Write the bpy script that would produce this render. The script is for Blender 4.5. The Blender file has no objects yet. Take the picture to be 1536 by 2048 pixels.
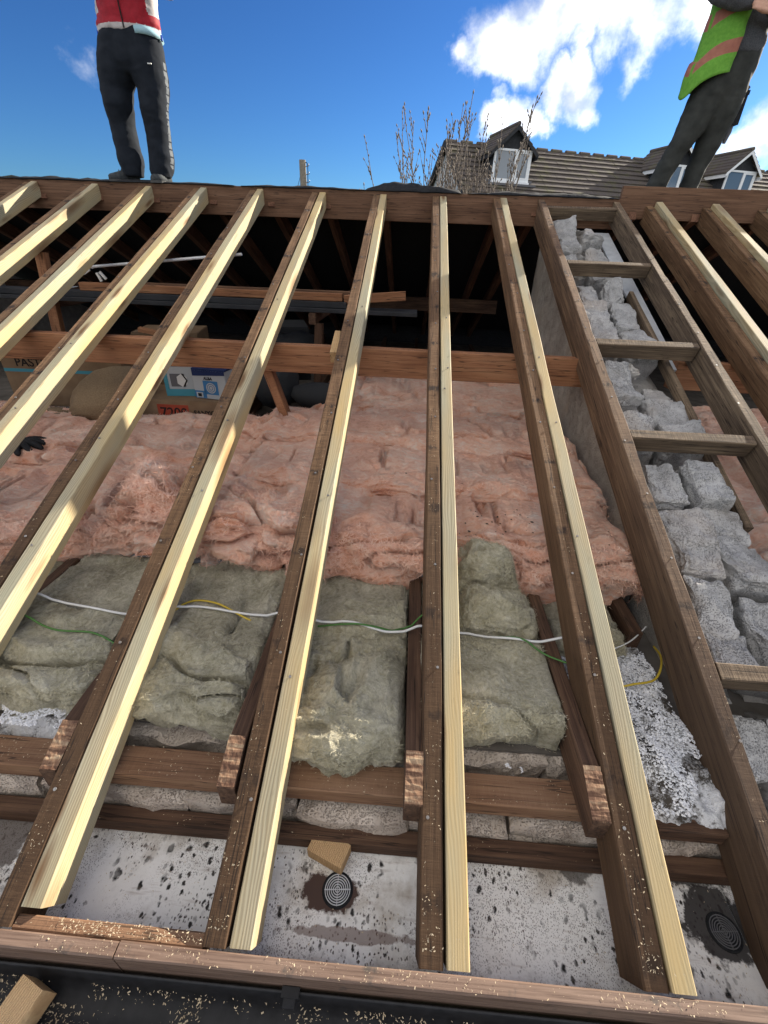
import bpy, bmesh, math, random
import numpy as np
from mathutils import Vector, Matrix
random.seed(7); RNG = np.random.default_rng(7)
SC = bpy.context.scene; COL = SC.collection
# ------------------------------------------------------------------ camera, sky, sun, exposure
PITCH, YAW, ROLL = [math.radians(a) for a in (30.9, 2.5, 2.28)]
cam_d = bpy.data.cameras.new('camera'); cam = bpy.data.objects.new('camera', cam_d); COL.objects.link(cam)
cam_d.sensor_fit = 'HORIZONTAL'; cam_d.sensor_width = 36; cam_d.lens = 875 / 1536 * 36
cam_d.clip_start = .02; cam_d.clip_end = 3000
_r, _f, _u = Vector((1, 0, 0)), Vector((0, math.cos(PITCH), -math.sin(PITCH))), Vector((0, math.sin(PITCH), math.cos(PITCH)))
_Z = Matrix.Rotation(YAW, 3, 'Z'); _r, _f, _u = _Z @ _r, _Z @ _f, _Z @ _u
_r, _u = math.cos(ROLL) * _r + math.sin(ROLL) * _u, -math.sin(ROLL) * _r + math.cos(ROLL) * _u
cam.matrix_world = Matrix(((_r.x, _u.x, -_f.x, -.149), (_r.y, _u.y, -_f.y, -.287), (_r.z, _u.z, -_f.z, 1.237), (0, 0, 0, 1)))
SC.camera = cam
SUN = Vector((1.25, 1.10, .665)).normalized()
SUN_EL = math.asin(SUN.z); SUN_AZ = math.atan2(SUN.x, SUN.y)
sun_d = bpy.data.lights.new('sun', 'SUN'); sun_d.energy = 3.2; sun_d.angle = math.radians(.5); sun_d.color = (1, .91, .76)
sun = bpy.data.objects.new('sun', sun_d); COL.objects.link(sun)
sun.rotation_euler = SUN.to_track_quat('Z', 'Y').to_euler()
SC.view_settings.view_transform = 'Standard'; SC.view_settings.look = 'None'
SC.view_settings.gamma = 1; SC.view_settings.use_curve_mapping = False; SC.view_settings.exposure = 2.05

# ------------------------------------------------------------------ node helpers
def node(nt, t, ins=None, **at):
    n = nt.nodes.new('ShaderNode' + t)
    for k, v in at.items(): setattr(n, k, v)
    for k, v in (ins or {}).items():
        s = n.inputs[k]
        if isinstance(v, bpy.types.NodeSocket): nt.links.new(v, s)
        else: s.default_value = v
    return n
def mth(nt, op, a, b=0.0, c=0.0, clamp=False):
    n = node(nt, 'Math', {0: a, 1: b, 2: c}, operation=op, use_clamp=clamp); return n.outputs[0]
def vmth(nt, op, a, b=(0, 0, 0)):
    n = node(nt, 'VectorMath', {0: a, 1: b}, operation=op)
    return n.outputs['Value'] if op in ('DOT_PRODUCT', 'LENGTH', 'DISTANCE') else n.outputs[0]
def mix(nt, f, a, b, bt='MIX'):
    n = nt.nodes.new('ShaderNodeMix'); n.data_type = 'RGBA'; n.blend_type = bt
    for i, v in ((0, f), (6, a), (7, b)):
        if isinstance(v, bpy.types.NodeSocket): nt.links.new(v, n.inputs[i])
        else: n.inputs[i].default_value = v if i == 0 else (*v, 1)[:4]
    return n.outputs[2]
def ramp(nt, f, stops, interp='LINEAR'):
    n = node(nt, 'ValToRGB', {0: f}); cr = n.color_ramp; cr.interpolation = interp
    while len(cr.elements) < len(stops): cr.elements.new(.5)
    for e, (p, c) in zip(cr.elements, stops):
        e.position = p; e.color = (*c, 1)[:4] if isinstance(c, tuple) else (c, c, c, 1)
    return n.outputs[0]
def noise(nt, vec, scale, detail=3, rough=.55, dist=0, out='Fac'):
    return node(nt, 'TexNoise', {'Vector': vec, 'Scale': scale, 'Detail': detail, 'Roughness': rough, 'Distortion': dist}).outputs[out]
def scl(nt, vec, s): return vmth(nt, 'MULTIPLY', vec, s)
def bump(nt, h, strength=.5, dist=.002):
    return node(nt, 'Bump', {'Strength': strength, 'Distance': dist, 'Height': h}).outputs[0]
MATS = {}
def newmat(name, rough=.8):
    m = bpy.data.materials.new(name); m.use_nodes = True; nt = m.node_tree
    b = nt.nodes['Principled BSDF']; b.inputs['Roughness'].default_value = rough; MATS[name] = m
    b.inputs['Specular IOR Level'].default_value = .3
    return m, nt, b
def setc(nt, b, col, nrm=None, rough=None):
    if isinstance(col, bpy.types.NodeSocket): nt.links.new(col, b.inputs['Base Color'])
    else: b.inputs['Base Color'].default_value = (*col, 1)
    if nrm is not None: nt.links.new(nrm, b.inputs['Normal'])
    if rough is not None:
        if isinstance(rough, bpy.types.NodeSocket): nt.links.new(rough, b.inputs['Roughness'])
        else: b.inputs['Roughness'].default_value = rough
def obco(nt, rnd=True):
    tc = node(nt, 'TexCoord'); v = tc.outputs['Object']
    if rnd:
        r = node(nt, 'ObjectInfo').outputs['Random']
        v = vmth(nt, 'ADD', v, node(nt, 'CombineXYZ', {0: mth(nt, 'MULTIPLY', r, 37.0), 1: 0.0, 2: 0.0}).outputs[0])
        return tc, v, r
    return tc, v, None
def simple(name, c1, c2=None, sc=20, rough=.8, bmp=0, bd=.002, detail=4):
    m, nt, b = newmat(name, rough); tc, v, r = obco(nt)
    if c2 is None: setc(nt, b, c1)
    else:
        n = noise(nt, v, sc, detail); setc(nt, b, mix(nt, ramp(nt, n, [(.3, 0.), (.7, 1.)]), c1, c2))
        if bmp: setc(nt, b, b.inputs['Base Color'].links[0].from_socket, bump(nt, n, bmp, bd))
    return m

# ------------------------------------------------------------------ world: Nishita sky with procedural clouds
W = bpy.data.worlds.new('World'); SC.world = W; W.use_nodes = True; nt = W.node_tree
bg = nt.nodes['Background']
sky = node(nt, 'TexSky', sky_type='NISHITA', sun_disc=False, sun_elevation=SUN_EL, sun_rotation=SUN_AZ,
           altitude=0, air_density=1.0, dust_density=.25, ozone_density=4.0)
skyc = mix(nt, 1.0, node(nt, 'Gamma', {'Color': sky.outputs[0], 'Gamma': 1.3}).outputs[0], (.096, .150, .208), 'MULTIPLY')     # deep clear blue
dirv = vmth(nt, 'NORMALIZE', node(nt, 'TexCoord').outputs['Generated'])
sx = node(nt, 'SeparateXYZ', {0: dirv})
zz = mth(nt, 'ADD', mth(nt, 'MAXIMUM', sx.outputs[2], 0.0), .22)
pl = node(nt, 'CombineXYZ', {0: mth(nt, 'DIVIDE', sx.outputs[0], zz), 1: mth(nt, 'DIVIDE', sx.outputs[1], zz), 2: 0.0}).outputs[0]
n1 = noise(nt, vmth(nt, 'ADD', dirv, (3.1, .7, 1.9)), 10, 9, .6, .3)
n2 = noise(nt, vmth(nt, 'ADD', pl, (5.2, 1.3, 0)), .8, 3, .5)
dwarp = vmth(nt, 'ADD', dirv, scl(nt, vmth(nt, 'SUBTRACT', noise(nt, dirv, 9, 6, .6, out='Color'), (.5, .5, .5)), (.13, .13, .13)))
blobs = None
CLOUDS = [((0.0573, 0.9636, 0.2611), 0.035, 0.8), ((0.0983, 0.9582, 0.2688), 0.05, 0.9), ((0.141, 0.9501, 0.2781), 0.06, 1.0), ((0.181, 0.94, 0.289), 0.06, 1.0), ((0.2131, 0.9279, 0.306), 0.055, 1.0), ((0.2251, 0.9362, 0.2701), 0.035, 0.8), ((0.2752, 0.9228, 0.2697), 0.035, 0.7), ((0.2754, 0.9127, 0.3019), 0.06, 0.8), ((0.3208, 0.9026, 0.2871), 0.06, 0.95), ((0.3534, 0.8871, 0.2969), 0.06, 1.0), ((0.3223, 0.9118, 0.2543), 0.032, 0.7), ((0.357, 0.8921, 0.277), 0.04, 0.8), ((0.2034, 0.9532, 0.2236), 0.04, 1.0), ((0.243, 0.9436, 0.2251), 0.045, 1.0), ((0.2546, 0.9438, 0.2107), 0.037, 1.0), ((0.1454, 0.9704, 0.1926), 0.04, 1.0), ((0.174, 0.9664, 0.1893), 0.037, 1.0), ((0.1193, 0.9677, 0.2223), 0.018, 0.6), ((0.4662, 0.8725, 0.1463), 0.045, 0.95), ((0.4864, 0.8586, 0.1616), 0.05, 1.0), ((-0.4939, 0.8409, 0.2213), 0.036, 0.42), ((-0.6094, 0.7888, 0.0809), 0.035, 0.36)]      # direction in the sky, angular size, thickness
for (d, rad, wgt) in CLOUDS:
    dist = vmth(nt, 'DISTANCE', dwarp, tuple(d))
    k = mth(nt, 'MULTIPLY', node(nt, 'MapRange', {0: dist, 1: rad * 1.5, 2: rad * .2, 3: 0.0, 4: 1.0}, interpolation_type='SMOOTHSTEP').outputs[0], wgt)
    blobs = k if blobs is None else mth(nt, 'MAXIMUM', blobs, k)
up = node(nt, 'MapRange', {0: sx.outputs[1], 1: .55, 2: .1, 3: 0.0, 4: 1.0}).outputs[0]       # heavier white cloud added out of view as fill light for the shade
gen = mth(nt, 'MULTIPLY', node(nt, 'MapRange', {0: n2, 1: .36, 2: .52, 3: 0.0, 4: 1.0}, interpolation_type='SMOOTHSTEP').outputs[0], up)
cov = mth(nt, 'MAXIMUM', blobs, gen)
dens = node(nt, 'MapRange', {0: mth(nt, 'ADD', mth(nt, 'MULTIPLY', cov, .62), mth(nt, 'MULTIPLY', n1, .95)), 1: .67, 2: 1.32, 3: 0.0, 4: 1.0}, interpolation_type='SMOOTHSTEP').outputs[0]
shade = noise(nt, vmth(nt, 'ADD', dirv, (9.1, 2.7, 4.9)), 11, 5, .5)
ccol = mix(nt, node(nt, 'MapRange', {0: shade, 1: .36, 2: .60, 3: 0.0, 4: 1.0}).outputs[0], (2.5, 2.65, 2.9), (8.4, 8.0, 7.35))
nt.links.new(mix(nt, mth(nt, 'MULTIPLY', dens, .97), skyc, ccol), bg.inputs['Color'])
bg.inputs['Strength'].default_value = .09

# ------------------------------------------------------------------ mesh helpers
def tag(o, label=None, cat=None, group=None, kind=None):
    for k, v in (('label', label), ('category', cat), ('group', group), ('kind', kind)):
        if v: o[k] = v
    return o
def mob(name, verts, faces, mat, parent=None, M=None, smooth=False, mi=None):
    me = bpy.data.meshes.new(name)
    me.from_pydata([tuple(map(float, v)) for v in verts], [], [tuple(map(int, f)) for f in faces])
    for m in (mat if isinstance(mat, (list, tuple)) else [mat]): me.materials.append(MATS[m] if isinstance(m, str) else m)
    if mi is not None: me.polygons.foreach_set('material_index', list(map(int, mi)))
    if smooth: me.polygons.foreach_set('use_smooth', [True] * len(me.polygons))
    me.update()
    o = bpy.data.objects.new(name, me); COL.objects.link(o)
    if parent: o.parent = parent
    if M is not None: o.matrix_local = M
    return o
def empty(name, loc=(0, 0, 0)):
    o = bpy.data.objects.new(name, None); COL.objects.link(o); o.location = loc; o.empty_display_size = .1; return o
def inst(o, M, parent=None):
    c = o.copy(); COL.objects.link(c); c.parent = parent; c.matrix_local = M; return c
TR = Matrix.Translation
class MB:
    def __init__(s): s.v = []; s.f = []; s.m = []
    def add(s, v, f, m=0):
        k = len(s.v); s.v += [tuple(a) for a in v]; s.f += [tuple(i + k for i in a) for a in f]; s.m += [m] * len(f)
    def box(s, a, b, m=0, M=None):
        (x0, y0, z0), (x1, y1, z1) = a, b
        v = [(x0, y0, z0), (x1, y0, z0), (x1, y1, z0), (x0, y1, z0), (x0, y0, z1), (x1, y0, z1), (x1, y1, z1), (x0, y1, z1)]
        if M is not None: v = [tuple(M @ Vector(q)) for q in v]
        s.add(v, [(0, 3, 2, 1), (4, 5, 6, 7), (0, 1, 5, 4), (1, 2, 6, 5), (2, 3, 7, 6), (3, 0, 4, 7)], m)
    def tube(s, pts, rad, n=6, m=0, cap=True):
        pts = [Vector(q) for q in pts]; rings = []
        rad = rad if isinstance(rad, (list, tuple)) else [rad] * len(pts)
        ref = Vector((0, 0, 1)) if abs((pts[-1] - pts[0]).normalized().z) < .9 else Vector((1, 0, 0))
        for i, q in enumerate(pts):
            t = (pts[min(i + 1, len(pts) - 1)] - pts[max(i - 1, 0)]).normalized()
            a = t.cross(ref).normalized(); b = t.cross(a)
            rings.append([q + rad[i] * (math.cos(2 * math.pi * k / n) * a + math.sin(2 * math.pi * k / n) * b) for k in range(n)])
        v = [w for r in rings for w in r]; f = []
        for i in range(len(pts) - 1):
            for k in range(n): f.append((i * n + k, i * n + (k + 1) % n, (i + 1) * n + (k + 1) % n, (i + 1) * n + k))
        if cap: f += [tuple(range(n))[::-1], tuple((len(pts) - 1) * n + k for k in range(n))]
        s.add(v, f, m)
    def ob(s, name, mat, parent=None, M=None, smooth=False): return mob(name, s.v, s.f, mat, parent, M, smooth, s.m)
def smoothline(P, n=8):
    P = [Vector(q) for q in P]; out = []
    for i in range(len(P) - 1):
        a, b, c, d = P[max(i - 1, 0)], P[i], P[i + 1], P[min(i + 2, len(P) - 1)]
        for k in range(n):
            t = k / n; out.append(.5 * ((2 * b) + (c - a) * t + (2 * a - 5 * b + 4 * c - d) * t * t + (3 * b - 3 * c + d - a) * t ** 3))
    return out + [P[-1]]
# numpy value noise
def _h(i, j, k, seed):
    n = (i * 374761393 + j * 668265263 + k * 2147483647 + seed * 1274126177) & 0xffffffff
    n = ((n ^ (n >> 13)) * 1274126177) & 0xffffffff
    n = ((n ^ (n >> 16)) * 2246822519) & 0xffffffff
    return ((n ^ (n >> 15)) & 0xffffff) / float(0xffffff) * 2 - 1
def vn(P, seed=0):
    P = np.asarray(P, float); I = np.floor(P).astype(np.int64); F = P - I; F = F * F * F * (F * (F * 6 - 15) + 10)
    r = 0
    for a in (0, 1):
        for b in (0, 1):
            for c in (0, 1):
                w = (F[:, 0] if a else 1 - F[:, 0]) * (F[:, 1] if b else 1 - F[:, 1]) * (F[:, 2] if c else 1 - F[:, 2])
                r = r + w * _h(I[:, 0] + a, I[:, 1] + b, I[:, 2] + c, seed)
    return r
def fbm(P, sc, octv=4, seed=0, gain=.5):
    P = np.asarray(P, float) * np.asarray(sc, float); r = 0; a = 1; t = 0
    for o in range(octv): r = r + a * vn(P + 17.3 * o, seed + o); t += a; P = P * 2.03; a *= gain
    return r / t
# ------------------------------------------------------------------ roof frame of reference
TH = math.radians(23.2); CS, SN = math.cos(TH), math.sin(TH)
def S(x, v, d=0): return Vector((x, v * CS - d * SN, v * SN + d * CS))      # x along eaves, v up the slope, d above rafter tops
def rafM(xr, v0, d=0):                                                          # local X up slope, Y to the left, Z off the roof
    o = S(xr, v0, d); return Matrix(((0, -1, 0, o.x), (CS, 0, -SN, o.y), (SN, 0, CS, o.z), (0, 0, 0, 1)))
def basisM(o, X, Zup=(0, 0, 1)):
    X = Vector(X).normalized(); Y = Vector(Zup).cross(X).normalized(); Z = X.cross(Y)
    return Matrix(((X.x, Y.x, Z.x, o[0]), (X.y, Y.y, Z.y, o[1]), (X.z, Y.z, Z.z, o[2]), (0, 0, 0, 1)))
def timber(name, L, w, h, mat, M, parent=None, amp=.0012, seg=.12, bev=.003, seed=None, endcut=0.0, chew=0.0, rake=None):
    """length along local X, width Y 0..w, depth Z -h..0, softened arrises, slightly uneven faces"""
    seed = random.randrange(9999) if seed is None else seed
    n = max(2, int(L / seg) + 1); b = bev
    sec = [(b, -h), (w - b, -h), (w, -h + b), (w, -b), (w - b, 0), (b, 0), (0, -b), (0, -h + b)]
    V = np.array([(L * i / (n - 1), y, z) for i in range(n) for (y, z) in sec], float)
    dv = fbm(V * [1, 30, 30] + [seed, 0, 0], (2.2, 1, 1), 3, seed) * amp
    dw = fbm(V * [1, 30, 30] + [seed, 50, 0], (2.2, 1, 1), 3, seed + 9) * amp
    bow = fbm(np.c_[V[:, 0], V[:, 0] * 0, V[:, 0] * 0], .5, 1, seed + 3) * amp * 1.5
    V[:, 1] += dv + bow; V[:, 2] += dw
    if chew:
        c = np.maximum(0, fbm(V * [1, 60, 60] + [seed, 0, 0], (9, 1, 1), 3, seed + 5)) * chew
        top = (np.arange(len(V)) % 8); V[np.isin(top, (4,)), 1] -= c[np.isin(top, (4,))]; V[np.isin(top, (3,)), 2] -= c[np.isin(top, (3,))]
        V[np.isin(top, (5,)), 1] += c[np.isin(top, (5,))]; V[np.isin(top, (6,)), 2] -= c[np.isin(top, (6,))]
    if endcut: V[:8, 0] += -endcut * V[:8, 2] / h; V[-8:, 0] += endcut * V[-8:, 2] / h
    if rake: V[:, 2] = np.where(V[:, 2] > -h * .5, np.minimum(V[:, 2], rake(V[:, 0])), V[:, 2])
    F = [(i * 8 + k, i * 8 + (k + 1) % 8, (i + 1) * 8 + (k + 1) % 8, (i + 1) * 8 + k) for i in range(n - 1) for k in range(8)]
    F += [tuple(range(8))[::-1], tuple((n - 1) * 8 + k for k in range(8))]
    return mob(name, V, F, mat, parent, M)
def rough_block(name, size, mat, M, parent=None, res=.022, amp=.007, seed=0, rnd=.012, top=1.0, slant=(0, 0), chip=0.0):
    """broken masonry: subdivided box, rounded and chipped; the top face is rougher"""
    sx_, sy_, sz_ = size; V = []; F = []; idx = {}
    ns = [max(3, int(s / res)) for s in size]
    def vid(p):
        k = tuple(round(c, 5) for c in p)
        if k not in idx: idx[k] = len(V); V.append(p)
        return idx[k]
    for ax in range(3):
        a, b = [i for i in range(3) if i != ax]
        for sd in (0, 1):
            for i in range(ns[a]):
                for j in range(ns[b]):
                    q = []
                    for (u, w) in ((i, j), (i + 1, j), (i + 1, j + 1), (i, j + 1)):
                        p = [0, 0, 0]; p[ax] = size[ax] * (sd - .5); p[a] = size[a] * (u / ns[a] - .5); p[b] = size[b] * (w / ns[b] - .5); q.append(vid(tuple(p)))
                    if (sd == 1) != (ax == 1): F.append(q)
                    else: F.append(q[::-1])
    V = np.array(V); H = np.array(size) / 2
    inner = np.clip(V, -(H - rnd), H - rnd); d = V - inner; L = np.linalg.norm(d, axis=1, keepdims=True)
    V = np.where(L > 1e-9, inner + d / np.maximum(L, 1e-9) * rnd, V)
    Q = V + [seed * 3.7, seed * 1.3, 0]
    if chip:
        near = (np.abs(V) > H - .022).sum(1) >= 2
        V = V - np.sign(V) * (near * np.maximum(0, fbm(Q, 16, 3, seed + 77, .6) + .12) * chip)[:, None]
    D = np.stack([fbm(Q, 14, 4, seed + i * 31, .6) for i in range(3)], 1) * amp
    D2 = np.stack([fbm(Q, 5, 2, seed + 200 + i * 31) for i in range(3)], 1) * amp * 2.2
    t = (V[:, 2:3] > H[2] * .5) * top + 1
    V = V + (D + D2) * t
    V[:, 2] += (V[:, 2] > 0) * (V[:, 0] * slant[0] + V[:, 1] * slant[1])
    return mob(name, V, F, mat, parent, M, smooth=False)
def textmesh(body, size, mat, M, parent, name='lettering', ext=.0006, bold=0):
    cu = bpy.data.curves.new('t', 'FONT'); cu.body = body; cu.size = size; cu.extrude = ext; cu.offset = bold
    t = bpy.data.objects.new('t', cu); COL.objects.link(t); bpy.context.view_layer.update()
    me = bpy.data.meshes.new_from_object(t.evaluated_get(bpy.context.evaluated_depsgraph_get()))
    bpy.data.objects.remove(t); me.materials.clear(); me.materials.append(MATS[mat])
    o = bpy.data.objects.new(name, me); COL.objects.link(o); o.parent = parent; o.matrix_local = M; return o
# ------------------------------------------------------------------ materials
def wood_new(name='new_timber'):
    m, nt, b = newmat(name, .75); tc, v, r = obco(nt)
    s = node(nt, 'SeparateXYZ', {0: v}); 
    wob = noise(nt, scl(nt, v, (1.1, 6, 6)), 1.0, 3)
    fine = noise(nt, scl(nt, v, (6, 260, 260)), 1.0, 3, .6)
    yy = mth(nt, 'ADD', s.outputs[1], mth(nt, 'MULTIPLY', r, .05)); z2 = mth(nt, 'ADD', s.outputs[2], mth(nt, 'MULTIPLY', r, -.03))
    rr = mth(nt, 'SQRT', mth(nt, 'ADD', mth(nt, 'MULTIPLY', yy, yy), mth(nt, 'MULTIPLY', z2, z2)))
    rr = mth(nt, 'ADD', rr, mth(nt, 'MULTIPLY', wob, .09))
    ring = mth(nt, 'ADD', mth(nt, 'MULTIPLY', mth(nt, 'SINE', mth(nt, 'MULTIPLY', rr, 900.0)), .5), .5)
    base = mix(nt, mth(nt, 'MULTIPLY', mth(nt, 'ADD', mth(nt, 'MULTIPLY', ring, .6), mth(nt, 'MULTIPLY', fine, .6)), .95), (.53, .46, .31), (.24, .195, .12))
    base = mix(nt, mth(nt, 'MULTIPLY', ramp(nt, noise(nt, scl(nt, v, (.9, 7, 7)), 1.0, 3), [(.4, 0.), (.65, 1.)]), .75), base, (.50, .345, .14))
    gs = ramp(nt, noise(nt, scl(nt, v, (1.6, 9, 9)), 1.0, 3), [(.42, 0.), (.68, 1.)])
    base = mix(nt, mth(nt, 'MULTIPLY', gs, .55), base, (.32, .325, .235))
    vo = node(nt, 'TexVoronoi', {'Vector': scl(nt, vmth(nt, 'ADD', v, scl(nt, noise(nt, v, 9, 2, out='Color'), (.05, .012, .012))), (3.0, 17, 17)), 'Scale': 1.0, 'Randomness': 1.0})
    kn = ramp(nt, vo.outputs['Distance'], [(.10, 1.), (.30, 0.)])
    sel = ramp(nt, node(nt, 'SeparateColor', {0: vo.outputs['Color']}).outputs[0], [(.45, 0.), (.48, 1.)])
    kn = mth(nt, 'MULTIPLY', kn, sel)
    base = mix(nt, mth(nt, 'MULTIPLY', kn, .9), base, (.15, .075, .03))
    vo2 = node(nt, 'TexVoronoi', {'Vector': scl(nt, vmth(nt, 'ADD', v, scl(nt, noise(nt, v, 7, 2, out='Color'), (.06, .015, .015))), (1.7, 9, 9)), 'Scale': 1.0})
    k2 = ramp(nt, vo2.outputs['Distance'], [(.08, 1.), (.2, .55), (.34, 0.)])
    base = mix(nt, mth(nt, 'MULTIPLY', k2, .8), base, (.17, .085, .035))
    dirt = ramp(nt, noise(nt, scl(nt, v, (9, 40, 40)), 1.0, 4, .7), [(.62, 0.), (.74, 1.)])
    base = mix(nt, mth(nt, 'MULTIPLY', dirt, .5), base, (.13, .11, .07))
    setc(nt, b, base, bump(nt, mth(nt, 'ADD', mth(nt, 'MULTIPLY', ring, .3), fine), .35, .001))
wood_new()
def wood_old(name, lo, mid, hi, marks=True, topworn=.7, saw=.5):
    m, nt, b = newmat(name, .85); tc, v, r = obco(nt)
    st = noise(nt, scl(nt, v, (3, 110, 110)), 1.0, 5, .65)
    bl = noise(nt, scl(nt, v, (2.2, 14, 14)), 1.0, 4, .6)
    col = ramp(nt, mth(nt, 'ADD', mth(nt, 'MULTIPLY', st, .55), mth(nt, 'MULTIPLY', bl, .5)), [(.36, lo), (.52, mid), (.72, hi)])
    nz = node(nt, 'SeparateXYZ', {0: tc.outputs['Normal']}).outputs[2]
    top = ramp(nt, nz, [(.6, 0.), (.85, 1.)])
    sw = noise(nt, scl(nt, v, (190, 14, 14)), 1.0, 3, .7)
    if topworn:
        tcol = ramp(nt, mth(nt, 'ADD', mth(nt, 'MULTIPLY', sw, .6), mth(nt, 'MULTIPLY', noise(nt, scl(nt, v, (5, 30, 30)), 1.0, 4), .45)), [(.38, lo), (.55, tuple(c * 1.5 for c in mid)), (.72, tuple(c * 1.7 for c in hi))])
        wornm = ramp(nt, noise(nt, scl(nt, v, (1.3, 8, 8)), 1.0, 3), [(.36, .25), (.62, 1.)])
        col = mix(nt, mth(nt, 'MULTIPLY', mth(nt, 'MULTIPLY', top, wornm), topworn), col, tcol)
    if marks:
        s = node(nt, 'SeparateXYZ', {0: v}).outputs[0]
        fx = mth(nt, 'FRACT', mth(nt, 'DIVIDE', s, .345))
        fx = mth(nt, 'FRACT', mth(nt, 'ADD', mth(nt, 'DIVIDE', s, .345), mth(nt, 'MULTIPLY', noise(nt, scl(nt, v, (2.3, 0, 0)), 1.0, 1), .9)))
        mk = mth(nt, 'MULTIPLY', ramp(nt, mth(nt, 'ABSOLUTE', mth(nt, 'SUBTRACT', fx, .5)), [(.03, 1.), (.075, 0.)]), ramp(nt, noise(nt, scl(nt, v, (22, 34, 34)), 1.0, 4, .7), [(.44, 0.), (.56, 1.)]))
        col = mix(nt, mth(nt, 'MULTIPLY', mth(nt, 'MULTIPLY', mk, top), .9), col, (.012, .011, .012))
    if marks:
        lx = node(nt, 'SeparateXYZ', {0: tc.outputs['Object']}).outputs[0]
        dm = node(nt, 'MapRange', {0: mth(nt, 'ADD', lx, mth(nt, 'MULTIPLY', noise(nt, scl(nt, v, (1.7, 9, 9)), 1.0, 3), 1.2)), 1: 1.1, 2: 2.3, 3: .72, 4: 0.0}).outputs[0]
        col = mix(nt, dm, col, tuple(c * .75 for c in lo))
        col = mix(nt, mth(nt, 'MULTIPLY', r, .35), col, tuple(c * .8 for c in lo))
    ck = ramp(nt, mth(nt, 'ABSOLUTE', mth(nt, 'SUBTRACT', noise(nt, scl(nt, v, (1.2, 45, 45)), 1.0, 2), .5)), [(.004, 1.), (.012, 0.)])
    col = mix(nt, mth(nt, 'MULTIPLY', ck, .7), col, (.012, .008, .006))
    bi = ramp(nt, noise(nt, scl(nt, v, (14, 50, 50)), 1.0, 4, .7), [(.60, 0.), (.72, 1.)])
    col = mix(nt, mth(nt, 'MULTIPLY', bi, .55), col, tuple(c * .45 for c in lo))
    setc(nt, b, col, bump(nt, mth(nt, 'ADD', st, mth(nt, 'MULTIPLY', sw, saw)), .8, .002))
wood_old('old_timber', (.060, .032, .016), (.155, .086, .043), (.29, .18, .10))
wood_old('ladder_timber', (.065, .04, .026), (.145, .09, .056), (.30, .20, .12), topworn=.9)
wood_old('noggin_timber', (.05, .034, .021), (.11, .077, .05), (.26, .19, .12), marks=False, topworn=.9, saw=1.2)
wood_old('joist_timber', (.034, .018, .011), (.08, .043, .026), (.16, .092, .055), marks=False, topworn=.0)
wood_old('far_timber', (.06, .027, .017), (.14, .066, .04), (.24, .125, .072), marks=False, topworn=.0)
wood_old('plate_timber', (.10, .05, .028), (.19, .105, .06), (.28, .175, .105), marks=False, topworn=.2)
wood_old('purlin_timber', (.15, .062, .03), (.27, .125, .062), (.36, .19, .10), marks=False, topworn=.5, saw=.1)
wood_old('ridge_timber', (.075, .037, .021), (.14, .074, .043), (.21, .12, .073), marks=False, topworn=.0, saw=.1)
wood_old('scrap_timber', (.25, .14, .06), (.42, .26, .12), (.55, .38, .2), marks=False, topworn=.3)
wood_old('scaffold_timber', (.09, .07, .05), (.20, .16, .11), (.30, .25, .18), marks=False, topworn=.4)
def m_cut():
    m, nt, b = newmat('fresh_cut', .85); tc, v, r = obco(nt)
    s = node(nt, 'SeparateXYZ', {0: v})
    w = noise(nt, v, 30, 3)
    rr = mth(nt, 'SQRT', mth(nt, 'ADD', mth(nt, 'POWER', mth(nt, 'ADD', s.outputs[0], .03), 2.0), mth(nt, 'POWER', mth(nt, 'ADD', s.outputs[1], .05), 2.0)))
    ring = mth(nt, 'ADD', mth(nt, 'MULTIPLY', mth(nt, 'SINE', mth(nt, 'MULTIPLY', mth(nt, 'ADD', rr, mth(nt, 'MULTIPLY', w, .006)), 1300.)), .5), .5)
    f = noise(nt, v, 420, 3, .7)
    c = mix(nt, mth(nt, 'MULTIPLY', mth(nt, 'ADD', ring, f), .5), (.72, .50, .27), (.44, .26, .12))
    setc(nt, b, c, bump(nt, mth(nt, 'ADD', f, ring), .9, .002))
m_cut()
def m_rake():
    m, nt, b = newmat('sawn_rake', .85); tc, v, r = obco(nt)
    st = noise(nt, scl(nt, v, (75, 9, 9)), 1.0, 3, .6, .6); gr = noise(nt, scl(nt, v, (8, 300, 300)), 1.0, 3)
    c = ramp(nt, mth(nt, 'ADD', mth(nt, 'MULTIPLY', st, .75), mth(nt, 'MULTIPLY', gr, .25)), [(.42, (.10, .05, .03)), (.52, (.22, .125, .075)), (.62, (.34, .235, .145)), (.74, (.54, .42, .29))])
    setc(nt, b, c, bump(nt, st, .6, .003))
m_rake()
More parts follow.
